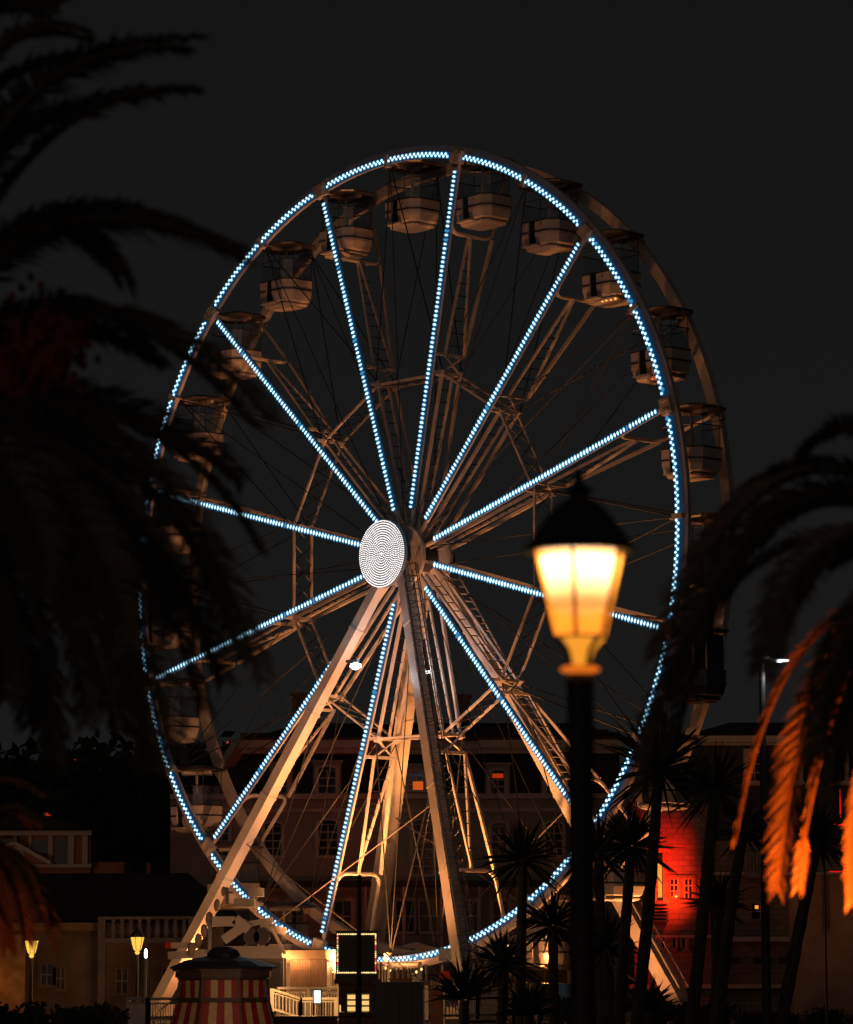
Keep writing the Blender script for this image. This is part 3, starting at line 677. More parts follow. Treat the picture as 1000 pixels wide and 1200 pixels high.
# bracing wires between the legs
g = MB()
for (p, q) in ((tA.lerp(fA, .62), fB), (tB.lerp(fB, .55), fA), (tC.lerp(fC, .55), fD), (tD.lerp(fD, .55), fC), (Vector((-5.5, 6, 8.8)), Vector((-3.4, 6, 1.0))), (Vector((-4.1, 6, 8.8)), Vector((-6.3, 6, 1.0)))):
    g.tube([p, q], .026, 4)
g.build('bracing_wire', 'guy_wire', wheel)
# small work lamps on the legs
def leg_lamp(px, py, wv, sc, power, prn):
    Yd = (WC + WX * wv).y
    wp = P(px, py, Yd); inv = Matrix.Rotation(AZ, 3, 'Z'); q = inv @ (wp - WC)
    g = MB(); g.box(q + Vector((-.2, 0, .16)), (.7 * sc, .1, .1)); lp = g.build('work_lamp', 'steel_dark', prn)
    g = MB(); g.lathe([(.02, .08 * sc), (.20 * sc, .03 * sc), (.24 * sc, -.08 * sc), (.12 * sc, -.17 * sc), (.02, -.2 * sc)], q, 10); g.build('lens', 'lamp_white', lp, True)
    return wp
wp = leg_lamp(417, 779, -1.2, 1.0, 0, lfl); point('work_light', wp + Vector((.25, -.5, .0)), 110, (.75, .86, 1.0), .12)
wp = leg_lamp(501, 787, -1.2, .45, 0, lfr); point('work_light', wp + Vector((.0, -.4, .1)), 60, (.75, .86, 1.0), .1)
# base frame: cross beams between the feet
g = MB()
g.beam((-9.4, -4.4, .35), (-9.5, 7.0, .35), .4, .45); g.beam((9.45, -4.4, .35), (9.45, 7, .35), .4, .45)
g.beam((-9.4, -3.2, .35), (9.4, -3.2, .35), .4, .45); g.beam((-9.4, 5.6, .35), (9.4, 5.6, .35), .4, .45)
g.build('base_frame', 'steel_leg', wheel)
g = MB(); g.box((4.6, -.75, 2.5), (1.2, .5, .5)); g.box((4.6, -.45, 1.45), (.4, .4, 1.4)); g.build('drive_unit', 'navy', wheel)
g = MB(); g.box((-3.2, 4.2, 2.35), (.9, .7, .9)); g.box((-3.2, 4.0, 1.4), (.4, .4, 1.3)); g.build('drive_unit', 'galvanised', wheel)
# ------------------------------------------------------------------ gondolas (hang from the rim: things of their own)
def rrect(hx, hy, c, z):
    return [(-hx + c, -hy, z), (hx - c, -hy, z), (hx, -hy + c, z), (hx, hy - c, z), (hx - c, hy, z), (-hx + c, hy, z), (-hx, hy - c, z), (-hx, -hy + c, z)]
def loft(g, secs, cap=True):
    vs = [v for s_ in secs for v in s_]; n_ = len(secs[0])
    fs = [(i * n_ + j, i * n_ + (j + 1) % n_, (i + 1) * n_ + (j + 1) % n_, (i + 1) * n_ + j) for i in range(len(secs) - 1) for j in range(n_)]
    if cap: fs += [tuple(range(n_))[::-1], tuple((len(secs) - 1) * n_ + j for j in range(n_))]
    g.add(vs, fs)
def make_gondola(dark):
    sh = 'cabin_dark' if dark else 'cabin_shell'
    t = thing('gondola', 'gondola', 'gondola')
    tree = []
    def part(g, name, mt, sm=False, subs=()):
        o = g.build(name, mt, t, sm); ss = [sg.build(sn, sm_, o) for sg, sn, sm_ in subs]; tree.append((o, ss)); return o
    # roof: shallow octagonal dome with a flat rim
    g = MB(); loft(g, [rrect(1.14, .95, .38, -.30), rrect(1.18, 1.0, .38, -.24), rrect(.8, .66, .30, -.10), rrect(.25, .2, .1, -.02)])
    part(g, 'roof', 'cabin_roof')
    g = MB(); g.beam((-.9, 0, -.36), (.9, 0, -.36), .14, .12); g.beam((0, -.8, -.36), (0, .8, -.36), .14, .12); part(g, 'roof_beam', sh)
    g = MB(); g.tube([(0, -1.22, -.26), (0, 1.22, -.26)], .06, 8); part(g, 'pivot_bar', 'steel_white')
    g = MB(); g.tube([(0, 0, -.3), (0, 0, -1.15)], .055, 8); g.tube([(0, 0, -1.12), (0, 0, -1.95)], .095, 8); part(g, 'centre_post', 'cabin_shell')
    # tub in two pieces with a door gap in the -w face
    def tubpiece(cut):
        secs = []
        for (z, s_, c_) in ((-2.74, .70, .24), (-2.62, .90, .30), (-2.30, .985, .32), (-1.78, 1.0, .33)):
            secs.append([(x, y, z) for x, y, _ in rrect(1.06 * s_, .84 * s_, c_, z)])
        return secs
    secs = tubpiece(0)
    g = MB(); n_ = 8; vs = [v for s_ in secs for v in s_]
    # split the front (-y) face at the door: columns x from -.42 to -.10
    for i in range(3):
        lo, hi = secs[i], secs[i + 1]
        for j in range(n_):
            p0, p1, p2, p3 = Vector(lo[j]), Vector(lo[(j + 1) % n_]), Vector(hi[(j + 1) % n_]), Vector(hi[j])
            if j == 0:
                def at(pa, pb, x): return pa.lerp(pb, (x - pa.x) / (pb.x - pa.x)) if pb.x != pa.x else pa
                for (xa_, xb_) in ((None, -.34), (.02, None)):
                    a0 = p0 if xa_ is None else at(p0, p1, xa_); a1 = p1 if xb_ is None else at(p0, p1, xb_)
                    b0 = p3 if xa_ is None else at(p3, p2, xa_); b1 = p2 if xb_ is None else at(p3, p2, xb_)
                    q = [a0, a1, b1, b0]; inn = [v + Vector((0, .1, 0)) for v in q]
                    g.add(q + inn, [(0, 1, 2, 3), (7, 6, 5, 4), (0, 4, 5, 1), (1, 5, 6, 2), (2, 6, 7, 3), (3, 7, 4, 0)])
            else:
                cen = Vector((0, 0, 0)); q = [p0, p1, p2, p3]
                inn = [Vector((v.x * .92, v.y * .92, v.z)) for v in q]
                g.add(q + inn, [(0, 1, 2, 3), (7, 6, 5, 4), (3, 2, 6, 7)])
    s1 = MB(); ex = lambda s_, z: [(x * 1.012, y * 1.012, z) for x, y, _ in s_]
    # dark rubber bands: one round the middle, one at the top edge
    for (z0, z1) in ((-2.21, -2.14), (-1.785, -1.72)):
        a_, b_ = ex(secs[3], z0), ex(secs[3], z1)
        for j in range(n_):
            q = [Vector(a_[j]), Vector(a_[(j + 1) % n_]), Vector(b_[(j + 1) % n_]), Vector(b_[j])]
            if j == 0:
                for xr in ((-.74, -.34), (.02, .74)):
                    s1.add([(xr[0], a_[0][1], z0), (xr[1], a_[0][1], z0), (xr[1], a_[0][1], z1), (xr[0], a_[0][1], z1)], [(0, 1, 2, 3)])
            else: s1.add(q, [(0, 1, 2, 3)])
    s2 = MB(); s2.tube([(.36, -.852, -1.92), (.36, -.875, -1.92)], .035, 8)
    d3 = MB(); d3.bb(-.335, .015, -.76, -.72, -2.6, -1.70)
    part(d3, 'door', 'sign_black')
    part(g, 'tub', sh, False, ((s1, 'trim_band', 'cabin_dark'), (s2, 'badge', 'cabin_roof')))
    g = MB(); loft(g, [rrect(.66, .5, .2, -2.86), rrect(.82, .66, .22, -2.80), rrect(.84, .68, .22, -2.745)]); g.box((-.2, -.74, -2.70), (.8, .34, .07)); part(g, 'floor', sh)
    g = MB(); g.tube([(.58 * math.cos(i * PI / 6), .45 * math.sin(i * PI / 6), -2.1) for i in range(-4, 7)], .12, 6); part(g, 'seat', 'cabin_dark')
    g = MB(); g.lathe([(.18, 0), (.2, .03), (.2, .05)], (0, 0, -1.95), 12); part(g, 'wheel_table', 'steel_white')
    if dark:
        g = MB(); loft(g, [rrect(1.02, .80, .32, -1.70), rrect(1.02, .80, .32, -.42)], False); part(g, 'windscreen', 'glass_dark')
        g = MB()
        for x, y, _ in rrect(1.04, .82, .33, 0)[:5]: g.tube([(x, y, -1.72), (x, y, -.35)], .04, 6)
        part(g, 'window_post', 'steel_white')
    else:
        g = MB()
        sc = rrect(1.02, .80, .32, 0)
        for j in range(8):
            if j == 0: continue
            x0, y0, _ = sc[j]; x1, y1, _ = sc[(j + 1) % 8]
            for f0, f1 in ((.04, .48), (.52, .96)):
                g.add([(x0 + (x1 - x0) * f0, y0 + (y1 - y0) * f0, -1.72), (x0 + (x1 - x0) * f1, y0 + (y1 - y0) * f1, -1.72),
                       (x0 + (x1 - x0) * f1, y0 + (y1 - y0) * f1, -.95), (x0 + (x1 - x0) * f0, y0 + (y1 - y0) * f0, -.95)], [(0, 1, 2, 3)])
        part(g, 'windscreen', 'cabin_glass')
        g = MB(); g.tube([(x * 1.0, y * 1.0, -.93) for x, y, _ in rrect(1.02, .80, .32, 0)] + [(-.70, -.80, -.93)], .022, 4)
        for x, y, _ in rrect(1.0, .78, .32, 0)[2:8:2]: g.tube([(x, y, -1.72), (x, y, -.3)], .02, 4)
        part(g, 'rail', 'steel_dark')
    return t, tree
CLK = ['twelve o\'clock', 'half past twelve', 'one o\'clock', 'half past one', 'two o\'clock', 'half past two', 'three o\'clock', 'half past three', 'four o\'clock',
       'half past four', 'five o\'clock', 'half past five', 'six o\'clock', 'half past six', 'seven o\'clock', 'half past seven', 'eight o\'clock', 'half past eight',
       'nine o\'clock', 'half past nine', 'ten o\'clock', 'half past ten', 'eleven o\'clock', 'half past eleven']
proto, ptree = make_gondola(False); used = False
for k in range(24):
    an = PH - PI / 12 + k * PI / 12
    if k == 7:
        t, tr_ = make_gondola(True)
        t['label'] = 'only black glazed gondola, hanging at the half past three point of the wheel'
    else:
        t = copy_tree(proto, ptree) if used else proto; used = True
        t['label'] = 'white open gondola hanging at the %s point of the wheel' % CLK[k]
    t['group'] = 'gondolas round the ferris wheel'
    lc = L(an, 15.95, WM); t.location = Matrix.Rotation(-AZ, 3, 'Z') @ lc + WC + Vector((0, 0, .26)); t.rotation_euler = (0, math.radians(random.uniform(-1.3, 1.3)), -AZ)
    if k in (3, 4):
        t['label'] = t['label'] + (', red lights' if k == 4 else ', orange lights')
        g = MB()
        for q in range(4): g.lathe([(.03, -.06), (.05, -.02), (.03, .02)], (.1 + q * .22, -.60 + abs(q - 1) * .02, -2.80), 6)
        g.build('floor_light', 'led_amber' if k == 3 else 'led_red', t)
# ================================================================== fairground at the wheel's foot
def railing(name, label, pts, h, group=None, mt='fence_paint', step=.16, kick=None):
    base = Vector(pts[0]); t = thing(name, label, 'railing', base, 0, group)
    g = MB(); posts = MB(); bars = MB(); tot = 0
    for a_, b_ in zip(pts, pts[1:]):
        a_ = Vector(a_) - base; b_ = Vector(b_) - base; ln = (b_ - a_).length
        for z in (h, h * .12): g.beam(a_ + Vector((0, 0, z)), b_ + Vector((0, 0, z)), .08, .08)
        g.beam(a_ + Vector((0, 0, h * .86)), b_ + Vector((0, 0, h * .86)), .04, .04)
        n_ = max(1, int(ln / 1.6))
        for i in range(n_ + 1):
            q = a_.lerp(b_, i / n_); ps = MB(); ps.beam(q, q + Vector((0, 0, h + .04)), .13, .11, (0, 1, 0)); ps.build('post', mt, t)
        n_ = int(ln / step)
        for i in range(1, n_):
            q = a_.lerp(b_, i / n_); bars.beam(q + Vector((0, 0, h * .12)), q + Vector((0, 0, h * .86)), .03, .03, (0, 1, 0))
    g.build('rail', mt, t); bars.build('baluster', mt, t)
    return t
def gz(v, z): return Vector((v.x, v.y, z))
# boarding platform: deck, corrugated skirt, steps
bp = thing('boarding_platform', 'lit steel boarding platform with corrugated panels under the wheel', 'platform', WC, -AZ)
g = MB(); g.bb(-8.0, 6.4, -4.0, -1.2, 1.0, 1.15); g.build('deck', 'platform_panel', bp)
g = MB()
for i in range(150): x = -7.9 + i * .096; g.bb(x, x + .05, -4.04, -4.0 + .02, .1, .98)
g.build('skirt', 'platform_panel', bp)
g = MB(); g.bb(-7.8, 6.2, 3.4, 5.0, .9, 1.1); g.build('rear_deck', 'platform_panel', bp)
g = MB()
for i in range(60):
    x = -7.8 + i * .105; g.bb(x, x + .06, -1.16, -1.08, 1.16, 2.35)
g.build('corrugated_screen', 'platform_panel', bp)
g = MB(); g.bb(-8.6, -1.2, -1.4, -1.2, 2.36, 2.72); g.build('screen_beam', 'platform_panel', bp)
g = MB()
for i in range(5): g.bb(-1.2, .8, -4.1 - .3 * (i + 1), -4.1 - .3 * i, .02, 1.0 - .19 * i)
g.build('steps', 'platform_panel', bp)
def Lw(u, wv, z): return W(u, wv, z)
railing('platform_railing', 'white railing along the deck, left of the ticket booth', [Lw(-7.6, -3.95, 1.15), Lw(-1.4, -3.95, 1.15)], 1.05, 'platform railings')
railing('platform_railing', 'white railing along the deck, behind the grey container', [Lw(1.0, -3.95, 1.15), Lw(6.2, -3.95, 1.15)], 1.05, 'platform railings')
railing('queue_railing', 'low white queue railing in front of the bright deck', [gz(P(326, 1190, 125), .2), gz(P(398, 1190, 122), .2)], 1.1, 'queue railings')
railing('ramp_railing', 'short low ramp railing in front of the queue railing, right of the striped kiosk', [gz(P(319, 1190, 119), .55), gz(P(352, 1190, 120), .25), gz(P(394, 1190, 120), .25)], .72, 'queue railings')
railing('queue_railing', 'orange lit railing between the lamp mast and the striped kiosk', [gz(P(150, 1200, 112), .1), gz(P(173, 1200, 108), .1), gz(P(212, 1200, 110), .1)], .95, 'queue railings')
railing('queue_railing', 'white queue railing under the front right leg', [gz(P(500, 1190, 124), .2), gz(P(560, 1190, 126), .2), gz(P(640, 1190, 132), .2)], 1.15, 'queue railings')
# folded hydraulic rig beside the left leg
rg = thing('hydraulic_rig', 'folded white hydraulic boom rig beside the left leg of the wheel', 'machine', gz(P(280, 1190, 131), 0))
F = Fac(131, rg)
def bm(g, x0, y0, x1, y1, wd, dp, d=0.0):
    a_ = F.xz(x0, y0); b_ = F.xz(x1, y1); g.beam((a_[0], d, a_[1]), (b_[0], d, b_[1]), wd, dp, (0, 1, 0))
g = MB(); bm(g, 249, 1080, 276, 1080, .36, .5); bm(g, 276, 1077, 292, 1090, .36, .5); bm(g, 291, 1082, 262, 1102, .34, .45, .1); g.build('boom', 'steel_leg', rg)
g = MB(); bm(g, 285, 1084, 320, 1078, .2, .4, .2); bm(g, 305, 1085, 335, 1092, .26, .4, .3); bm(g, 318, 1086, 334, 1118, .12, .2, -.1); g.build('jib', 'steel_leg', rg)
g = MB(); bm(g, 246, 1080, 246, 1118, .12, .12); bm(g, 266, 1040, 266, 1060, .1, .1, .1); g.build('ram', 'galvanised', rg)
g = MB()
for (x, y, r_) in ((224, 1112, .2), (232, 1101, .2), (239, 1090, .2), (245, 1076, .22), (254, 1060, .18), (262, 1044, .15)):
    a_ = F.xz(x, y); g.lathe([(r_ * .15, r_ * 1.1), (r_ * .5, r_ * .8), (r_ * .7, -.1 * r_), (r_ * .6, -r_ * .9), (r_ * .3, -r_ * 1.4)], (a_[0], .2, a_[1]), 9)
g.build('cable_bag', 'canvas', rg, True)
g = MB(); bm(g, 195, 1108, 232, 1108, .22, .3, .5); bm(g, 196, 1120, 258, 1116, .28, .4, .6); bm(g, 262, 1116, 330, 1116, .45, .5, .8); g.build('outrigger', 'steel_leg', rg)
a_ = F.xz(197, 1108); g = MB(); g.tube([(a_[0] - .12, .3, a_[1]), (a_[0] + .08, .3, a_[1])], .12, 8); g.build('tail_light', 'barrier_red', rg)
for x in (295, 307):
    a_ = F.xz(x, 1098); g = MB(); g.tube([(a_[0], -.2, a_[1]), (a_[0], .3, a_[1])], .3, 14); g.build('hose_reel', 'steel_dark', rg)
g = MB(); F.rect(g, 290, 307, 1040, 1050, .6, 2); g.build('control_box', 'steel_leg', rg)
g = MB(); F.rect(g, 272, 296, 1052, 1062, 1.2, 3); g.build('tank', 'steel_leg', rg)
g = MB(); F.rect(g, 255, 330, 1122, 1190, 1.4, 4); g.build('trailer', 'container', rg)
for i_ in range(4):
    g = MB(); F.rect(g, 259 + i_ * 18, 273 + i_ * 18, 1128, 1170, 1.34, 1.39); g.build('panel', 'steel_dark', rg)
# market tents seen beneath the rim
def tent(px, py, wd, Y, label, mt='canvas'):
    c = P(px, py, Y); s_ = Y / FPX; hw = wd * s_ / 2
    t = thing('market_tent', label, 'tent', (c.x, Y, 0), 0, 'market tents behind the platform')
    z1 = c.z; z0 = c.z - hw * .28
    g = MB(); g.add([(-hw, -hw, z0), (hw, -hw, z0), (hw, hw, z0), (-hw, hw, z0), (0, 0, z1), (-hw, -hw, z0 - .22), (hw, -hw, z0 - .22), (hw, hw, z0 - .22), (-hw, hw, z0 - .22)],
                    [(0, 1, 4), (1, 2, 4), (2, 3, 4), (3, 0, 4), (5, 6, 1, 0), (6, 7, 2, 1), (7, 8, 3, 2), (8, 5, 0, 3)]); g.build('canopy', mt, t)
    for sx_ in (-1, 1):
        for sy_ in (-1, 1):
            g = MB(); g.tube([(sx_ * (hw - .08), sy_ * (hw - .08), 0), (sx_ * (hw - .08), sy_ * (hw - .08), z0 - .01)], .05, 6); g.build('pole', 'fence_paint', t)
tent(487, 1104, 66, 146, 'peaked canvas tent seen under the lowest part of the rim')
tent(449, 1104, 34, 149, 'small peaked tent next to the foot of the bright rear leg')
tent(634, 1098, 70, 148, 'canvas tent behind the spiky yucca leaves, right of the wheel')
# clutter on the deck
def crate_stall(px, py0, py1, wd, Y, label, mt, nm='goods_stall'):
    a_ = P(px - wd / 2, py0, Y); b_ = P(px + wd / 2, py1, Y)
    t = thing(nm, label, 'stall', ((a_.x + b_.x) / 2, Y, 0)); hw = (b_.x - a_.x) / 2
    g = MB(); g.bb(-hw, hw, 0, .9, 0, b_.z + .02); g.bb(-hw - .06, hw + .06, -.06, .96, b_.z + .02, b_.z + .07); g.build('counter', 'booth_wood', t)
    g = MB(); g.bb(-hw, hw, .3, .8, b_.z + .07, a_.z); g.build('backboard', mt, t)
    for i in range(4):
        x = -hw + (i + .5) * hw / 2; g = MB(); g.lathe([(.09, 0), (.11, .2), (.05, .28), (.03, .36)], (x, .12, b_.z + .07), 8); g.build('jar', 'platform_panel' if i % 2 else 'low_wall_ochre', t)
    return t
crate_stall(470, 1140, 1149, 26, 128, 'small lit stall with jars on the deck above the grey container', 'low_wall_ochre')
q_ = P(349, 1191, 113); t = thing('low_counter', 'long low dark counter in front of the queue railing, left of the ticket booth', 'counter', (q_.x, 113, 0))
g = MB(); g.bb(-1.25, 1.25, 0, .5, 0, q_.z - .06); g.build('base', 'booth_wood', t)
g = MB(); g.bb(-1.32, 1.32, -.05, .56, q_.z - .057, q_.z); g.build('top', 'kiosk_wood', t)
crate_stall(512, 1152, 1162, 14, 124, 'narrow stall with orange board between container and right leg', 'low_wall_ochre')
crate_stall(588, 1128, 1142, 30, 139, 'warm lit stall with jars seen through the yucca leaves, right of the front leg', 'low_wall_ochre')
crate_stall(652, 1106, 1122, 26, 141, 'warm lit stall with jars under the canvas tent, left of the lantern pole', 'canvas')
b_ = P(521, 1153, 127); t = thing('warning_box', 'small red box on a post beside the front right leg', 'sign', (b_.x, 127, 0))
g = MB(); g.tube([(0, 0, 0), (0, 0, b_.z)], .04, 6); g.build('post', 'fence_paint', t)
g = MB(); g.bb(-.18, .18, -.1, .1, b_.z + .003, b_.z + .45); g.build('box', 'barrier_red', t)
sc_ = P(372, 1168, 116); t = thing('lit_menu_board', 'bright white lit menu board at the queue railing', 'sign', (sc_.x, 116, 0))
g = MB(); g.bb(-.14, .14, 0, .08, sc_.z - .24, sc_.z + .24); g.build('frame', 'sign_black', t)
g = MB(); g.bb(-.11, .11, -.02, -.003, sc_.z - .21, sc_.z + .20); g.build('screen', 'screen_white', t)
g = MB(); g.beam((-.12, .04, .0), (-.12, .04, sc_.z - .24), .04, .04, (0, 1, 0)); g.beam((.12, .04, .0), (.12, .04, sc_.z - .24), .04, .04, (0, 1, 0)); g.build('leg', 'sign_black', t)
def garland(label, pts, n_):
    base = gz(Vector(pts[0]), 0); t = thing('string_lights', label, 'string lights', base, 0, 'warm string lights over the stalls')
    g = MB(); gb = []
    for a_, b_ in zip(pts, pts[1:]):
        a_ = Vector(a_) - base; b_ = Vector(b_) - base
        cv = [a_.lerp(b_, i / n_) + Vector((0, 0, -.35 * math.sin(PI * i / n_))) for i in range(n_ + 1)]
        g.tube(cv, .012, 4); gb += cv[1:-1]
    for p_ in pts: q = Vector(p_) - base; g.tube([gz(q, 0), q], .035, 6)
    g.build('wire', 'steel_dark', t)
    for q in gb:
        b3 = MB(); b3.lathe([(.01, -.02), (.035, -.05), (.04, -.09), (.01, -.13)], q, 6); b3.build('bulb', 'bulb_warm', t)
garland('string of warm bulbs over the deck, right of the black sign', [P(446, 1128, 129), P(500, 1130, 131)], 9)
garland('string of warm bulbs sagging among the yucca leaves, right of the front leg', [P(562, 1118, 136), P(606, 1092, 139), P(652, 1088, 142)], 8)
# ticket booth with its bulb-framed sign
TY = 106
tb = thing('ticket_booth', 'dark wooden ticket booth with lit windows and a bulb framed black sign', 'ticket booth', (P(418, 1141, TY).x, TY, 0))
F = Fac(TY, tb)
g = MB(); F.rect(g, 397, 441, 1153, 1216, 0, 2.2); g.build('body', 'booth_wood', tb)
g = MB(); F.rect(g, 392, 446, 1148, 1153, -.25, 2.4); g.build('roof', 'kiosk_wood', tb)
for (x0, x1) in ((406, 418), (423, 434)):
    window(F, x0, x1, 1165, 1186, 'booth_light', False, 1, 3, surround='kiosk_wood')
for (x0, x1, y0, y1, mt) in ((398, 404, 1178, 1190, 'booth_light'), (436, 441, 1178, 1187, 'booth_light_dim'), (438, 440.5, 1188, 1194, 'booth_light')):
    g = MB(); F.rect(g, x0, x1, y0, y1, -.06, -.004); g.build('price_card', mt, tb)
g = MB(); F.rect(g, 393.5, 442.5, 1091, 1147.8, -.2, -.02); sg = g.build('sign', 'sign_black', tb)
x0, z1 = F.xz(396, 1095); x1, z0 = F.xz(440.5, 1140)
def bulbs(name, mt, pts):
    for p_ in pts: pass
    g = MB()
    for p_ in pts: bulb(g, Vector((p_[0], -.2, p_[1])), Vector((1, 0, 0)), Vector((0, 0, 1)), .024, .04, 0)
    g.build(name, mt, sg)
top = [(x0 + (x1 - x0) * i / 21, z) for i in range(22) for z in (z0, z1)]
side = [(x, z0 + (z1 - z0) * i / 20) for i in range(1, 20) for x in (x0, x1)]
random.shuffle(side)
bulbs('bulbs', 'bulb_warm', top + side[:16])
bulbs('red_bulbs', 'bulb_red', side[16:26]); bulbs('green_bulbs', 'bulb_green', side[26:33])
bulbs('pink_bulbs', 'led_red', side[33:])
# grey container
ct = thing('container', 'plain dark grey container beside the ticket booth', 'container', (P(466, 1141, 105).x, 105, 0)); F = Fac(105, ct)
g = MB(); F.rect(g, 437, 496, 1153.5, 1216, 0, 2.4); g.build('body', 'container', ct)
g = MB(); F.rect(g, 435.5, 497.5, 1151, 1153.4, -.06, 2.5); F.rect(g, 437, 439, 1153.5, 1215, -.05, -.003); F.rect(g, 494, 496, 1153.5, 1215, -.05, -.003)
for x in (452, 467, 481): F.rect(g, x, x + .8, 1156, 1215, -.03, -.003)
g.build('frame', 'container', ct)
# striped kiosk
KY = 100
kc = P(262, 1141, KY); ks = thing('striped_kiosk', 'octagonal kiosk with red and cream stripes and dark domed roof', 'kiosk', (kc.x, KY, 0))
F = Fac(KY, ks); zz = lambda y: P(262, y, KY).z
def octstripes(r0, r1, z0, z1, name, ns, cream=0.55):
    g = MB()
    for s_ in range(8):
        a0 = PI / 8 + s_ * PI / 4; a1 = a0 + PI / 4
        for i in range(ns):
            f0, f1 = i / ns, (i + 1) / ns; g.m = i % 2
            q = lambda r, f, z: Vector((r * math.cos(a0), r * math.sin(a0), z)).lerp(Vector((r * math.cos(a1), r * math.sin(a1), z)), f)
            g.add([q(r0, f0, z0), q(r0, f1, z0), q(r1, f1, z1), q(r1, f0, z1)], [(0, 1, 2, 3)])
    return g.build(name, ['kiosk_red', 'kiosk_cream'], ks)
octstripes(1.62, 1.34, 0, zz(1174), 'lower_panel', 5)
octstripes(1.24, 1.24, zz(1170), zz(1146), 'upper_panel', 5)
g = MB()
for (r, y0, y1) in ((1.40, 1174, 1169), (1.36, 1148, 1146), (1.42, 1146, 1138), (1.5, 1138, 1135.5)):
    g.lathe([(r, zz(y0) + .002), (r, zz(y1))], (0, 0, 0), 8, PI / 8)
for s_ in range(8):
    an = PI / 8 + s_ * PI / 4; g.beam((1.34 * math.cos(an), 1.34 * math.sin(an), zz(1173)), (1.27 * math.cos(an), 1.27 * math.sin(an), zz(1147)), .10, .10, (0, 1, 0))
    g.beam((1.64 * math.cos(an), 1.64 * math.sin(an), 0), (1.36 * math.cos(an), 1.36 * math.sin(an), zz(1174)), .06, .06, (0, 1, 0))
g.build('frame', 'kiosk_wood', ks)
g = MB(); b0 = zz(1135.5)
g.lathe([(1.52, b0 + .002), (1.48, b0 + .06), (1.1, b0 + .22), (.6, b0 + .32), (.46, b0 + .36), (.47, b0 + .40), (.40, b0 + .52), (.24, b0 + .60), (.03, b0 + .63)], n=16); g.build('roof', 'kiosk_roof', ks)
point('kiosk_fill', (P(285, 1128, 94).x, 94, P(285, 1120, 94).z), 130, (1, .6, .3), .2)  # added fill in front of the kiosk, brightens its stripes
# ================================================================== lamps
def mast(name, label, px, y0, Y, r, mt, cat='lamp post'):
    t = thing(name, label, cat, gz(P(px, y0, Y), 0)); return t, P(px, y0, Y).z
# foreground lantern
LYd = 16.0; lp = P(680, 790, LYd)
lamp = thing('street_lamp', 'large lit lantern on a dark pole in the foreground, blurred, glowing orange', 'street lamp', (lp.x, LYd, 0), .0, 'street lanterns')
k_ = LYd / FPX
def zl(y): return P(680, y, LYd).z
def lanternparts(t, zb, s_, glass, core, rot, n_=6):
    """s_ = glass top radius; zb = height of the glass bottom"""
    H = s_ * 1.75; rb_ = s_ * .58
    g = MB()
    for j in range(n_):
        a0 = rot + j * 2 * PI / n_; a1 = a0 + 2 * PI / n_
        g.add([(rb_ * math.cos(a0), rb_ * math.sin(a0), zb), (rb_ * math.cos(a1), rb_ * math.sin(a1), zb), (s_ * math.cos(a1), s_ * math.sin(a1), zb + H), (s_ * math.cos(a0), s_ * math.sin(a0), zb + H)], [(0, 1, 2, 3)])
    gp = g.build('glass', glass, t)
    g = MB()
    for j in range(n_):
        a0 = rot + j * 2 * PI / n_; g.beam((rb_ * 1.02 * math.cos(a0), rb_ * 1.02 * math.sin(a0), zb), (s_ * 1.02 * math.cos(a0), s_ * 1.02 * math.sin(a0), zb + H), s_ * .075, s_ * .05, (0, 0, 1))
    g.lathe([(rb_ * .98, zb - s_ * .02), (rb_ * 1.06, zb), (rb_ * 1.0, zb + s_ * .03)], n=n_, ph=rot)
    g.build('frame', 'iron', t)
    g = MB(); zt = zb + H
    g.lathe([(s_ * .9, zt + .001), (s_ * 1.16, zt + s_ * .01), (s_ * 1.16, zt + s_ * .07), (s_ * .98, zt + s_ * .36), (s_ * .66, zt + s_ * .80), (s_ * .46, zt + s_ * 1.02), (s_ * .22, zt + s_ * 1.14),
             (s_ * .20, zt + s_ * 1.26), (s_ * .34, zt + s_ * 1.32), (s_ * .14, zt + s_ * 1.42), (s_ * .09, zt + s_ * 1.56), (s_ * .12, zt + s_ * 1.63), (s_ * .02, zt + s_ * 1.74)], n=n_ * 2, ph=rot)
    g.build('roof', 'iron', t)
    return zt
zb = zl(747)
s_ = 57 * k_; rot = math.radians(20)
zt = lanternparts(lamp, zb, s_, 'lantern_glass', None, rot)
g = MB(); q_ = s_ / .22
g.lathe([(.02, zb + .10 * q_), (.10, zb + .115 * q_), (.135, zb + .18 * q_), (.155, zb + .27 * q_), (.178, zb + .365 * q_), (.06, zb + .38 * q_)], n=18); g.build('bulb', 'mantle_bloom', lamp, True)  # oversized glowing body, shaped for the white bloom in the upper glass
point('lantern_light', (lp.x, LYd, zb + .10), 3.0, (1.0, .55, .20), .03)
g = MB()                                            # scrolled cup under the glass
for j in range(4):
    a0 = rot + .3 + j * PI / 2; c, s2 = math.cos(a0), math.sin(a0)
    g.tube([(c * r_, s2 * r_, zl(y)) for r_, y in ((.135, 748), (.11, 753), (.075, 762), (.062, 772), (.055, 780))], .012, 6)
g.build('cradle', 'iron', lamp)
g = MB(); g.lathe([(.04, zl(779)), (.058, zl(772)), (.072, zl(762)), (.105, zl(753)), (.125, zl(748.5))], n=6, ph=rot); g.build('lower_glass', 'funnel_glow', lamp, True)
g = MB(); g.lathe([(.05, zl(788.5)), (.085, zl(787)), (.09, zl(783)), (.06, zl(780))], n=16); g.build('collar', 'collar_painted_glow', lamp, True)
g = MB(); g.lathe([(.13, 0), (.13, .3), (.09, .42), (.085, .9), (.066, 1.0), (.062, zl(806)), (.066, zl(804)), (.066, zl(799)), (.060, zl(796)), (.060, zl(790))], n=18); g.build('pole', 'iron', lamp, True)
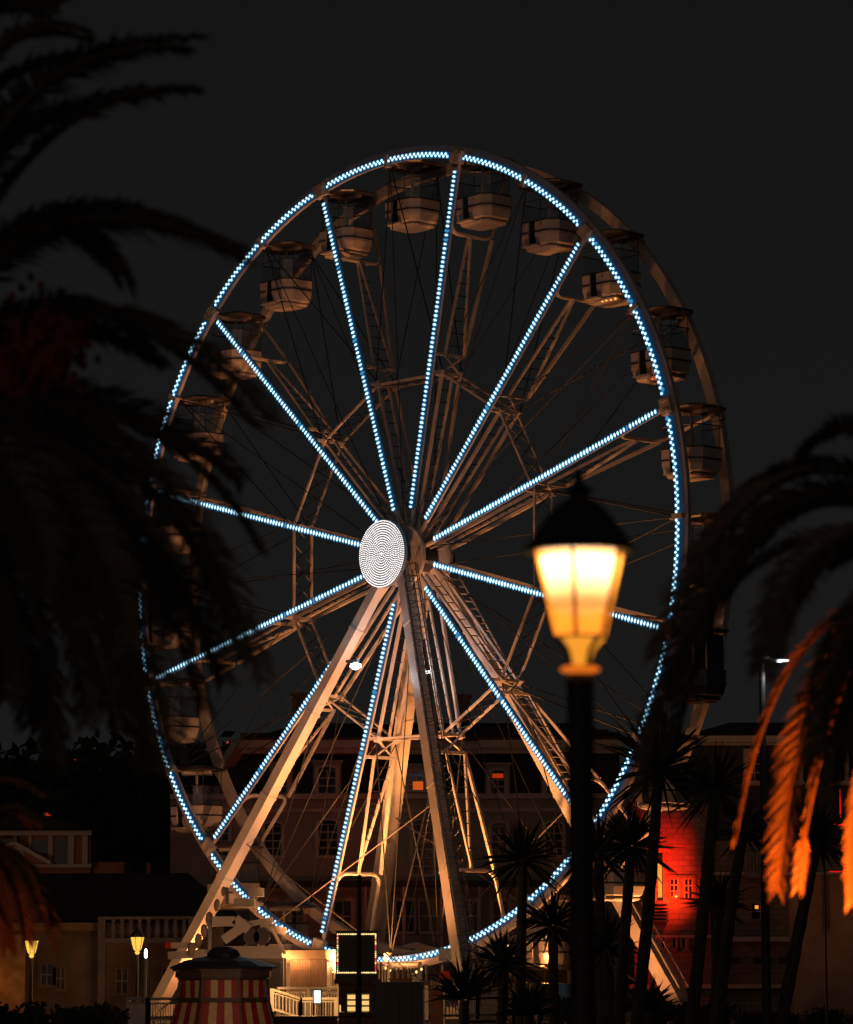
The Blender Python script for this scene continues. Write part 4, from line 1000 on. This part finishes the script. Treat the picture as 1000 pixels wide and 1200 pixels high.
# two small lanterns, left
for (px, pyb, lab) in ((37, 1117, 'small lit lantern on a dark pole beside the ochre wall, far left'), (161, 1113, 'small lit yellow lantern below the stone balustrade')):
    Yd = 118; c = P(px, pyb, Yd); t = thing('street_lamp', lab, 'street lamp', (c.x, Yd, 0), 0, 'street lanterns')
    zt = lanternparts(t, c.z, .23, 'lantern_glow', None, .3)
    g = MB(); g.lathe([(.03, c.z + .26), (.09, c.z + .3), (.03, c.z + .36)], n=8); g.build('bulb', 'lamp_white', t)
    g = MB(); g.lathe([(.04, c.z - .16), (.09, c.z - .1), (.05, c.z - .06), (.12, c.z - .003)], n=8); g.build('cup', 'lantern_glow', t)
    g = MB(); g.lathe([(.16, 0), (.16, .3), (.08, .45), (.055, 1.0), (.05, c.z - .16)], n=10); g.build('pole', 'iron', t)
    point('lantern_light', (c.x, Yd - .45, c.z + .2), 12, (1, .5, .15), .1)
point('villa_fill', (P(30, 1040, 196).x, 196, P(30, 1040, 196).z), 110, (1, .55, .35), .3)  # added fill that brightens the villa's trim and pediment
# assumed lamp, unseen, whose glow washes the ochre end wall
point('assumed_wall_lamp', (P(3, 1150, LY).x, LY - 3.9, P(3, 1150, LY).z), 22, (1, .30, .05), .1)
c = P(171, 1119, 112); t = thing('mast_light', 'thin pole with a small blue white lamp at its tip', 'lamp post', (c.x, 112, 0))
g = MB(); g.tube([(0, 0, 0), (0, 0, c.z - .1)], .04, 6); g.build('pole', 'fence_paint', t)
g = MB(); g.lathe([(.03, c.z - .1), (.045, c.z - .06), (.045, c.z + .10), (.02, c.z + .18)], n=8); g.build('lamp_head', 'lamp_white', t)
# tall modern street light, right
c = P(893, 774, 62); t = thing('tall_street_light', 'tall modern street light with a bright white head, upper right', 'street lamp', (c.x, 62, 0))
g = MB(); g.lathe([(.09, 0), (.075, 3), (.05, c.z), (.045, c.z + .1)], n=10); g.build('pole', 'iron', t)
g = MB(); g.tube([(0, 0, c.z + .05), (.15, 0, c.z + .06), (.32, 0, c.z + .02)], .03, 6); hd = g.build('arm', 'iron', t)
g = MB(); g.bb(.16, .42, -.08, .08, c.z + .003, c.z + .04); g.build('lamp_head', 'iron', t)
g = MB(); g.lathe([(.02, c.z - .035), (.075, c.z - .03), (.08, c.z - .0)], (.28, -.03, 0), 10); g.bb(.34, .46, -.1, .04, c.z - .012, c.z + .0); g.build('lens', 'lamp_white', t)
point('street_light', (c.x + .28, 61.8, c.z - .2), 25, (.9, .95, 1), .1)
# poles
for (px, y0, Yd, r, mt, lab) in ((421, 1032, 84, .055, 'iron', 'slim dark flagpole in front of the bulb framed sign'), (966, 1000, 100, .035, 'guy_wire', 'thin pale pole against the stone palace wall, right')):
    c = P(px, y0, Yd); t = thing('flagpole', lab, 'pole', (c.x, Yd, 0))
    g = MB(); g.tube([(0, 0, 0), (0, 0, c.z)], [r * 1.2, r * .8], 8); g.build('pole', mt, t)
    g = MB(); g.lathe([(r * .8, c.z + .002), (r * 1.5, c.z + .05), (r * .3, c.z + .14)], n=8); g.build('finial', mt, t)
    g = MB(); g.lathe([(r * 3, 0), (r * 3, .1), (r * 1.3, .3)], n=10); g.build('base', mt, t)
# ================================================================== palms
def bez(pts, t):
    pts = [Vector(p) for p in pts]
    while len(pts) > 1: pts = [a_.lerp(b_, t) for a_, b_ in zip(pts, pts[1:])]
    return pts[0]
GS = [1.0]
def frond(g, ctrl, L_, n_=95, droop=.5, wd=.016, splay=.9, rnd=random):
    pts = [bez(ctrl, i / 24) for i in range(25)]
    g.tube(pts, [.028 * (1 - i / 27) + .004 for i in range(25)], 5, False)
    ln = sum((pts[i + 1] - pts[i]).length for i in range(24))
    roll = rnd.uniform(-.5, .5); sc_ = GS[0]
    for i in range(n_):
        f = .06 + .94 * i / n_; p = bez(ctrl, f); tg = (bez(ctrl, min(1, f + .02)) - bez(ctrl, f - .02)).normalized()
        sd = tg.cross(Vector((0, 0, 1)))
        if sd.length < .2: sd = tg.cross(Vector((0, 1, 0.3)))
        sd.normalize(); up = sd.cross(tg).normalized()
        env = min(1, .35 + f * 3) * (1 - .55 * max(0, (f - .55) / .45) ** 1.6)
        for sg_ in (-1, 1):
            l_ = L_ * env * rnd.uniform(.75, 1.12)
            a_ = splay * rnd.uniform(.8, 1.15)
            d = (sd * sg_ * math.cos(roll) + up * (.45 + sg_ * math.sin(roll) + rnd.uniform(-.2, .2))) * math.sin(a_) + tg * math.cos(a_); d.normalize()
            dr = droop * rnd.uniform(.6, 1.4)
            m1 = p + d * l_ * .5 + Vector((0, 0, -dr * l_ * .18)); e = p + d * l_ * .92 + Vector((0, 0, -dr * l_ * .62))
            wv_ = d.cross(Vector((rnd.uniform(-.4, .4), 1, rnd.uniform(-.4, .4)))).normalized() * wd * rnd.uniform(.7, 1.2)
            g.add([p - wv_ * .6, p + wv_ * .6, m1 + wv_, m1 - wv_, e], [(0, 1, 2, 3), (3, 2, 4)])
def palm(label, cpx, cpy, Y, fr, base_px, mt='palm_leaf_dark', L_=.36, trunk_r=.33, fruit=None, n_=95, wd=.016, splay=.9, droop=.5, group='feather palms'):
    c = P(cpx, cpy, Y); b_ = P(base_px, 1141, Y)
    t = thing('palm_tree', label, 'palm tree', (b_.x, Y, 0), 0, group)
    org = Vector((b_.x, Y, 0))
    g = MB(); n2 = 22
    pts = [Vector((0, 0, 0)).lerp(c - org, i / n2) for i in range(n2 + 1)]
    g.tube(pts, [trunk_r * (1.25 if i < 2 else 1.0) * (1 + .06 * (i % 2)) for i in range(n2 + 1)], 14); g.build('trunk', 'bark', t)
    g = MB()
    for fdef in fr:
        pxs, dz = fdef[0], fdef[1]; LL = fdef[2] if len(fdef) > 2 else L_
        k = len(pxs); ct_ = [P(x, y, Y + dz * i / (k - 1)) - org for i, (x, y) in enumerate(pxs)]
        ct_[0] = (c - org) + (ct_[0] - (c - org)) * .35
        frond(g, ct_, LL, n_, fdef[3] if len(fdef) > 3 else droop, wd, splay)
    g.build('crown', mt, t)
    if fruit:
        g = MB()
        for (x, y, r_) in fruit:
            q = P(x, y, Y + random.uniform(-.6, .3)) - org
            for _ in range(150):
                v = Vector((random.gauss(0, 1), random.gauss(0, 1), random.gauss(0, 1))) * r_ * .5; s3 = .025
                g.add([q + v + Vector((-s3, 0, 0)), q + v + Vector((0, -s3, s3)), q + v + Vector((s3, 0, 0)), q + v + Vector((0, s3, -s3 * 1.4))], [(0, 1, 2, 3)])
        g.build('fruit_cluster', 'palm_fruit', t)
    return t, org, c
LF = [
 ([(-80, 330), (-40, 120), (80, 40), (236, 44)], -.8), ([(-80, 340), (0, 160), (110, 100), (232, 108)], -.5), ([(-80, 340), (-60, 180), (40, 120), (200, 104)], .4),
 ([(-80, 300), (-60, 60), (10, 10), (98, 36)], .3), ([(-90, 300), (-90, 40), (-20, -20), (70, 6)], .8), ([(-90, 330), (-60, 200), (0, 130), (120, 120)], .9), ([(-90, 330), (-80, 100), (0, 60), (150, 70)], .9),
 ([(-80, 380), (30, 215), (160, 235), (285, 302)], -.9), ([(-80, 370), (20, 230), (100, 240), (150, 330)], -.2), ([(-80, 380), (0, 250), (80, 230), (200, 262)], .4),
 ([(-80, 400), (60, 320), (200, 350), (318, 492)], -1.0), ([(-80, 400), (40, 340), (150, 370), (262, 430)], .3), ([(-80, 410), (60, 370), (170, 400), (250, 480)], .8), ([(-80, 400), (40, 330), (120, 330), (170, 420)], -.4),
 ([(-80, 420), (40, 390), (180, 430), (280, 560)], .6), ([(-80, 430), (80, 380), (230, 470), (300, 640)], -.6),
 ([(-80, 430), (120, 380), (240, 530), (306, 800)], -1.2), ([(-80, 430), (120, 410), (220, 560), (282, 770)], .2), ([(-80, 430), (100, 430), (200, 600), (262, 800)], .7), ([(-80, 440), (90, 430), (190, 620), (236, 830)], -.3),
 ([(-80, 440), (80, 450), (170, 640), (205, 890)], -1.0), ([(-80, 440), (60, 470), (150, 660), (172, 900)], .4), ([(-80, 450), (60, 500), (120, 700), (150, 860)], .9),
 ([(-80, 450), (40, 500), (90, 700), (100, 850)], -.7), ([(-80, 450), (20, 520), (60, 700), (62, 885)], .2), ([(-80, 460), (0, 540), (30, 700), (36, 850)], .8),
 ([(-80, 460), (-20, 560), (0, 700), (6, 820)], -.2), ([(-80, 430), (80, 430), (200, 520), (250, 700)], -.9), ([(-80, 430), (100, 440), (160, 560), (200, 740)], 1.0),
 ([(-80, 440), (40, 470), (130, 560), (150, 760)], -1.3), ([(-80, 440), (20, 480), (80, 600), (90, 740)], -1.2), ([(-80, 430), (60, 440), (120, 520), (190, 640)], -1.4), ([(-80, 440), (0, 460), (60, 560), (50, 700)], -1.4),
]
for j_ in (11, 12):
    LF[j_] = (LF[j_][0][:2] + [(120, 390), (185, 425)], LF[j_][1])
for j_ in range(14, len(LF)):
    q_ = LF[j_][0]; LF[j_] = ([q_[0], (q_[1][0] - 10, q_[1][1] + 62), (q_[2][0], q_[2][1] + 30), q_[3]], LF[j_][1])
LF2 = []
for pts_, dz_ in LF[14::2]:
    LF2.append(([(x + random.uniform(-26, 8), y + random.uniform(-30, 30)) for x, y in pts_], dz_ + random.uniform(-.8, .8)))
for pts_, dz_ in LF[:11]:
    LF2.append(([(x + random.uniform(-22, 4), y + random.uniform(-8, 14)) for x, y in pts_], dz_ + random.uniform(-.5, .5)))
palm('big dark date palm hanging over the whole left side, reddish fruit in its crown', -80, 440, 20, LF + LF2, -95, 'palm_leaf_dark', .30, .30,
     [(20, 400, .22), (50, 420, .22), (10, 430, .24), (70, 395, .16), (-10, 400, .25), (35, 440, .16)], 112, wd=.009)
RF = [
 ([(1090, 600), (980, 450), (830, 590), (772, 770)], -1.0, .30), ([(1090, 610), (960, 470), (810, 640), (764, 880)], .3, .27), ([(1090, 620), (960, 500), (830, 640), (788, 880)], .8, .27),
 ([(1090, 620), (980, 510), (870, 600), (815, 740)], -.4), ([(1090, 630), (1000, 520), (920, 570), (850, 690)], .5), ([(1090, 610), (970, 450), (850, 570), (800, 700)], .2),
 ([(1090, 660), (980, 570), (915, 670), (893, 790)], -.8), ([(1090, 665), (1000, 600), (925, 680), (905, 765)], .3),
 ([(1090, 690), (1030, 650), (975, 740), (958, 880)], -.2), ([(1090, 700), (1040, 670), (990, 780), (975, 920)], .5), ([(1090, 580), (1040, 480), (1000, 480), (940, 530)], -.2),
 ([(1090, 690), (1050, 650), (1010, 740), (995, 880)], .1), ([(1090, 620), (950, 560), (770, 700), (752, 930)], -.3, .24),
]
palm('big dark date palm reaching in from the right edge', 1110, 670, 20, RF, 1125, 'palm_leaf_dark', .27, .30, None, 130, wd=.009)
GF = [
 ([(1060, 690), (930, 700), (885, 850), (862, 988)], -.3, .22, .25), ([(1060, 690), (975, 690), (928, 860), (911, 1046)], -.6, .32, .2), ([(1060, 690), (968, 690), (925, 850), (914, 980)], -.4, .20, .2),
 ([(1060, 700), (1000, 720), (955, 880), (935, 1042)], -.2, .22, .2), ([(1060, 720), (1030, 800), (994, 920), (998, 1062)], -.3, .22, .2),
]
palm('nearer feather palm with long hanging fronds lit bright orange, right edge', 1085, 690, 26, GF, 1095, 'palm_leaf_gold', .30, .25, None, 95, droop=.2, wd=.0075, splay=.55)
LG = [
 ([(-60, 1000), (-30, 900), (10, 900), (50, 932)], -.3, .12), ([(-60, 1010), (-15, 965), (40, 995), (60, 1085)], -.4), ([(-60, 1000), (-10, 960), (30, 1020), (62, 1108)], .2),
 ([(-60, 1000), (-20, 980), (20, 1020), (30, 1100)], -.2), ([(-60, 1000), (-30, 990), (0, 1040), (8, 1110)], .3), ([(-60, 1000), (-10, 970), (20, 1000), (44, 1060)], -.5), ([(-60, 1000), (-20, 940), (10, 940), (34, 962)], .4), ([(-60, 1000), (-20, 1000), (-10, 1060), (-14, 1120)], 0),
]
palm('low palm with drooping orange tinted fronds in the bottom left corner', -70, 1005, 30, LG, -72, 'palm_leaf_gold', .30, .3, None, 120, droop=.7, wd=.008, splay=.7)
# assumed spots, out of view, added to light those fronds orange from below
spot('assumed_frond_light', (P(925, 1228, 24.6).x, 24.6, P(925, 1228, 24.6).z), P(908, 960, 26), 1000, FROND_ORANGE, 58, .12)
spot('assumed_frond_light', (P(1010, 1228, 24.6).x, 24.6, P(1010, 1228, 24.6).z), P(1000, 970, 26), 420, FROND_ORANGE, 55, .12)
spot('assumed_frond_light', (P(-20, 1225, 28).x, 28.0, P(-20, 1225, 28).z), P(10, 1010, 30), 28, FROND_ORANGE, 60, .12)
# ================================================================== yuccas and cordylines (dark, spiky)
def yucca(label, px, py, Y, rpx, foot_px, n_=75, low=False, mt='yucca_leaf', lean_px=None):
    c = P(px, py, Y); b_ = P(foot_px, 1141, Y); org = Vector((b_.x, Y, 0)); rr_ = rpx * Y / FPX
    t = thing('yucca', label, 'yucca', org, 0, 'spiky yuccas on slim trunks')
    if c.z > .4:
        g = MB(); top = c - org; mid = top * .5 + Vector((random.uniform(-.12, .12), 0, 0))
        if lean_px is not None: m_ = P(lean_px[0], lean_px[1], Y); mid = m_ - org
        pts = [bez([(0, 0, 0), mid * 1.0, top], i / 14) for i in range(15)]
        g.tube(pts, [.15 - .03 * i / 14 + .012 * (i % 2) for i in range(15)], 9); g.build('trunk', 'bark', t)
    g = MB()
    for i in range(n_):
        a_ = random.uniform(0, 2 * PI); el = random.uniform(-.75, 1.45) if not low else random.uniform(.1, 1.45)
        d = Vector((math.cos(a_) * math.cos(el), math.sin(a_) * math.cos(el), math.sin(el))); l_ = rr_ * random.uniform(.7, 1.15)
        sd = d.cross(Vector((random.uniform(-.5, .5), 1, random.uniform(-.5, .5)))).normalized() * random.uniform(.026, .042)
        p0 = c - org + d * .06; m1 = p0 + d * l_ * .5 + Vector((0, 0, -.03 * l_)); e = p0 + d * l_ + Vector((0, 0, -l_ * random.uniform(.05, .22)))
        g.add([p0 - sd * .7, p0 + sd * .7, m1 + sd, m1 - sd, e], [(0, 1, 2, 3), (3, 2, 4)])
    g.build('crown', mt, t)
for a_ in (
 ('slim yucca whose round head stands before the hotel, left of the lantern pole', 613, 1008, 96, 62, 610, 90),
 ('low spiky yucca at the foot of the front right leg', 545, 1172, 92, 60, 545, 90, True),
 ('yucca with a dense head just left of the red lit wall', 740, 992, 90, 60, 722, 95),
 ('tall yucca with a high dark head above the red lit wall', 772, 902, 84, 88, 742, 120),
 ('small yucca behind the lantern pole', 702, 1000, 98, 56, 706, 80),
 ('leaning yucca with a high head, its slim trunk crossing the palace corner', 838, 925, 82, 62, 806, 80, False, 'yucca_leaf', (828, 1040)),
 ('short headed yucca against the palace ground floor', 842, 1060, 88, 46, 836, 55),
 ('leaning yucca whose trunk reaches up to the orange fronds', 872, 975, 86, 48, 838, 60, False, 'yucca_leaf', (852, 1075)),
 ('leaning yucca in front of the dark terrace bar', 958, 985, 80, 56, 908, 80, False, 'yucca_leaf', (928, 1130)),
 ('low yucca filling the gap between right leg and lantern pole', 590, 1130, 94, 50, 584, 80),
 ('low bushy yucca directly left of the lantern pole', 648, 1085, 93, 52, 648, 80),
 ('low bushy yucca directly right of the lantern pole', 712, 1110, 91, 50, 714, 80),
 ('ground level yucca at the bottom, left of the lantern pole', 620, 1190, 90, 48, 620, 70, True),
 ('ground level yucca at the bottom, right of the lantern pole', 760, 1185, 90, 44, 760, 70, True),
): yucca(*a_)
# hedge of dark shrubs along the promenade
def shrub(label, px, py, Y, w_, h_):
    c = P(px, py, Y); t = thing('shrub', label, 'shrub', (c.x, Y, 0), 0, 'dark shrubs along the promenade')
    g = MB(); hw = w_ * Y / FPX / 2; z = c.z
    for _ in range(16): leafball(g, (random.uniform(-hw, hw) * .8, random.uniform(-.8, .8), random.uniform(.3, z * .85)), hw * .35, max(.3, z * .28), 55, .12)
    g.build('crown', 'tree_leaf', t)
    g = MB()
    for i in range(5): g.tube([(0, 0, 0), (random.uniform(-hw, hw) * .6, random.uniform(-.5, .5), z * .7)], [.05, .02], 5)
    g.build('stem', 'bark', t)
for a_ in (('dark shrub at the bottom left below the lanterns', 20, 1178, 106, 110, 40), ('dark shrub between the two small lanterns', 105, 1182, 104, 90, 40), ('dark shrub at the bottom, right of the grey container', 690, 1172, 104, 110, 40),
           ('dark shrub below the red lit wall', 800, 1180, 103, 120, 40), ('dark shrub at the bottom right under the palace', 925, 1186, 102, 130, 40)): shrub(*a_)
# trees beside the hotel, left (dark mass in front of hill)
def tree(label, px, py, Y, wpx, hpx):
    c = P(px, py, Y); t = thing('tree', label, 'tree', (c.x, Y, 0), 0, 'dark trees before the hill'); z = c.z; rr_ = wpx * Y / FPX / 2; rz = hpx * Y / FPX / 2
    g = MB(); g.tube([(0, 0, 0), (.2, 0, z * .5), (0, 0, z)], [.3, .22, .1], 8)
    for i in range(7):
        a_ = i * .9; g.tube([(0, 0, z * .6), (math.cos(a_) * rr_ * .6, math.sin(a_) * rr_ * .6, z + rz * .2)], [.12, .03], 5)
    g.build('trunk', 'bark', t)
    g = MB()
    for _ in range(34):
        a_ = random.uniform(0, 2 * PI); e = random.uniform(-1, 1); q = random.random() ** .5
        leafball(g, (math.cos(a_) * rr_ * q * .8, math.sin(a_) * rr_ * q * .8, z + e * rz * .75), rr_ * .3, rz * .3, 110, .22)
    g.build('crown', 'tree_leaf', t)
for a_ in (('round dark tree just left of the hotel wall', 190, 955, 215, 90, 110), ('dark tree between the villa and the hotel', 140, 968, 225, 80, 90), ('tall dark tree touching the hotel corner', 232, 935, 212, 60, 90)): tree(*a_)
# parked cars at the bottom right, dark shapes behind the yuccas
def car(label, px, Y, rz, mt):
    c = P(px, 1141, Y); t = thing('parked_car', label, 'car', (c.x, Y, 0), rz, 'cars parked behind the yuccas')
    prof = [(-2.1, .35), (-2.15, .75), (-1.9, .95), (-1.3, 1.02), (-.8, 1.42), (.5, 1.45), (1.15, 1.0), (1.95, .85), (2.12, .6), (2.08, .33)]
    g = MB(); n_ = len(prof); vs = [(x, -.85 + (.14 if z > 1.1 else 0), z) for x, z in prof] + [(x, .85 - (.14 if z > 1.1 else 0), z) for x, z in prof]
    g.add(vs, [tuple(range(n_)), tuple(range(2 * n_ - 1, n_ - 1, -1))] + [(i, i + n_, (i + 1) % n_ + n_, (i + 1) % n_) for i in range(n_)]); g.build('body', mt, t)
    g = MB()
    for s2 in (-1, 1): g.add([(-.95, s2 * .80, 1.06), (.85, s2 * .80, 1.06), (.42, s2 * .735, 1.38), (-.72, s2 * .735, 1.38)], [(0, 1, 2, 3)])
    g.build('window', 'glass_dark', t)
    for x in (-1.3, 1.3):
        for s2 in (-1, 1):
            g = MB(); g.tube([(x, s2 * .72, .32), (x, s2 * .90, .32)], .32, 16); wl = g.build('wheel', 'sign_black', t)
            g = MB(); g.tube([(x, s2 * .895, .32), (x, s2 * .91, .32)], .2, 12); g.build('rim', 'galvanised', wl)
    for s2 in (-.6, .6): g = MB(); g.box((-2.15, s2, .72), (.06, .3, .12)); g.build('tail_light', 'led_red', t)
M['car_paint'] = mat('car_paint', (.05, .06, .08), .2, .3); car('dark parked car behind the yuccas with a red tail light', 640, 128, 1.9, 'car_paint')
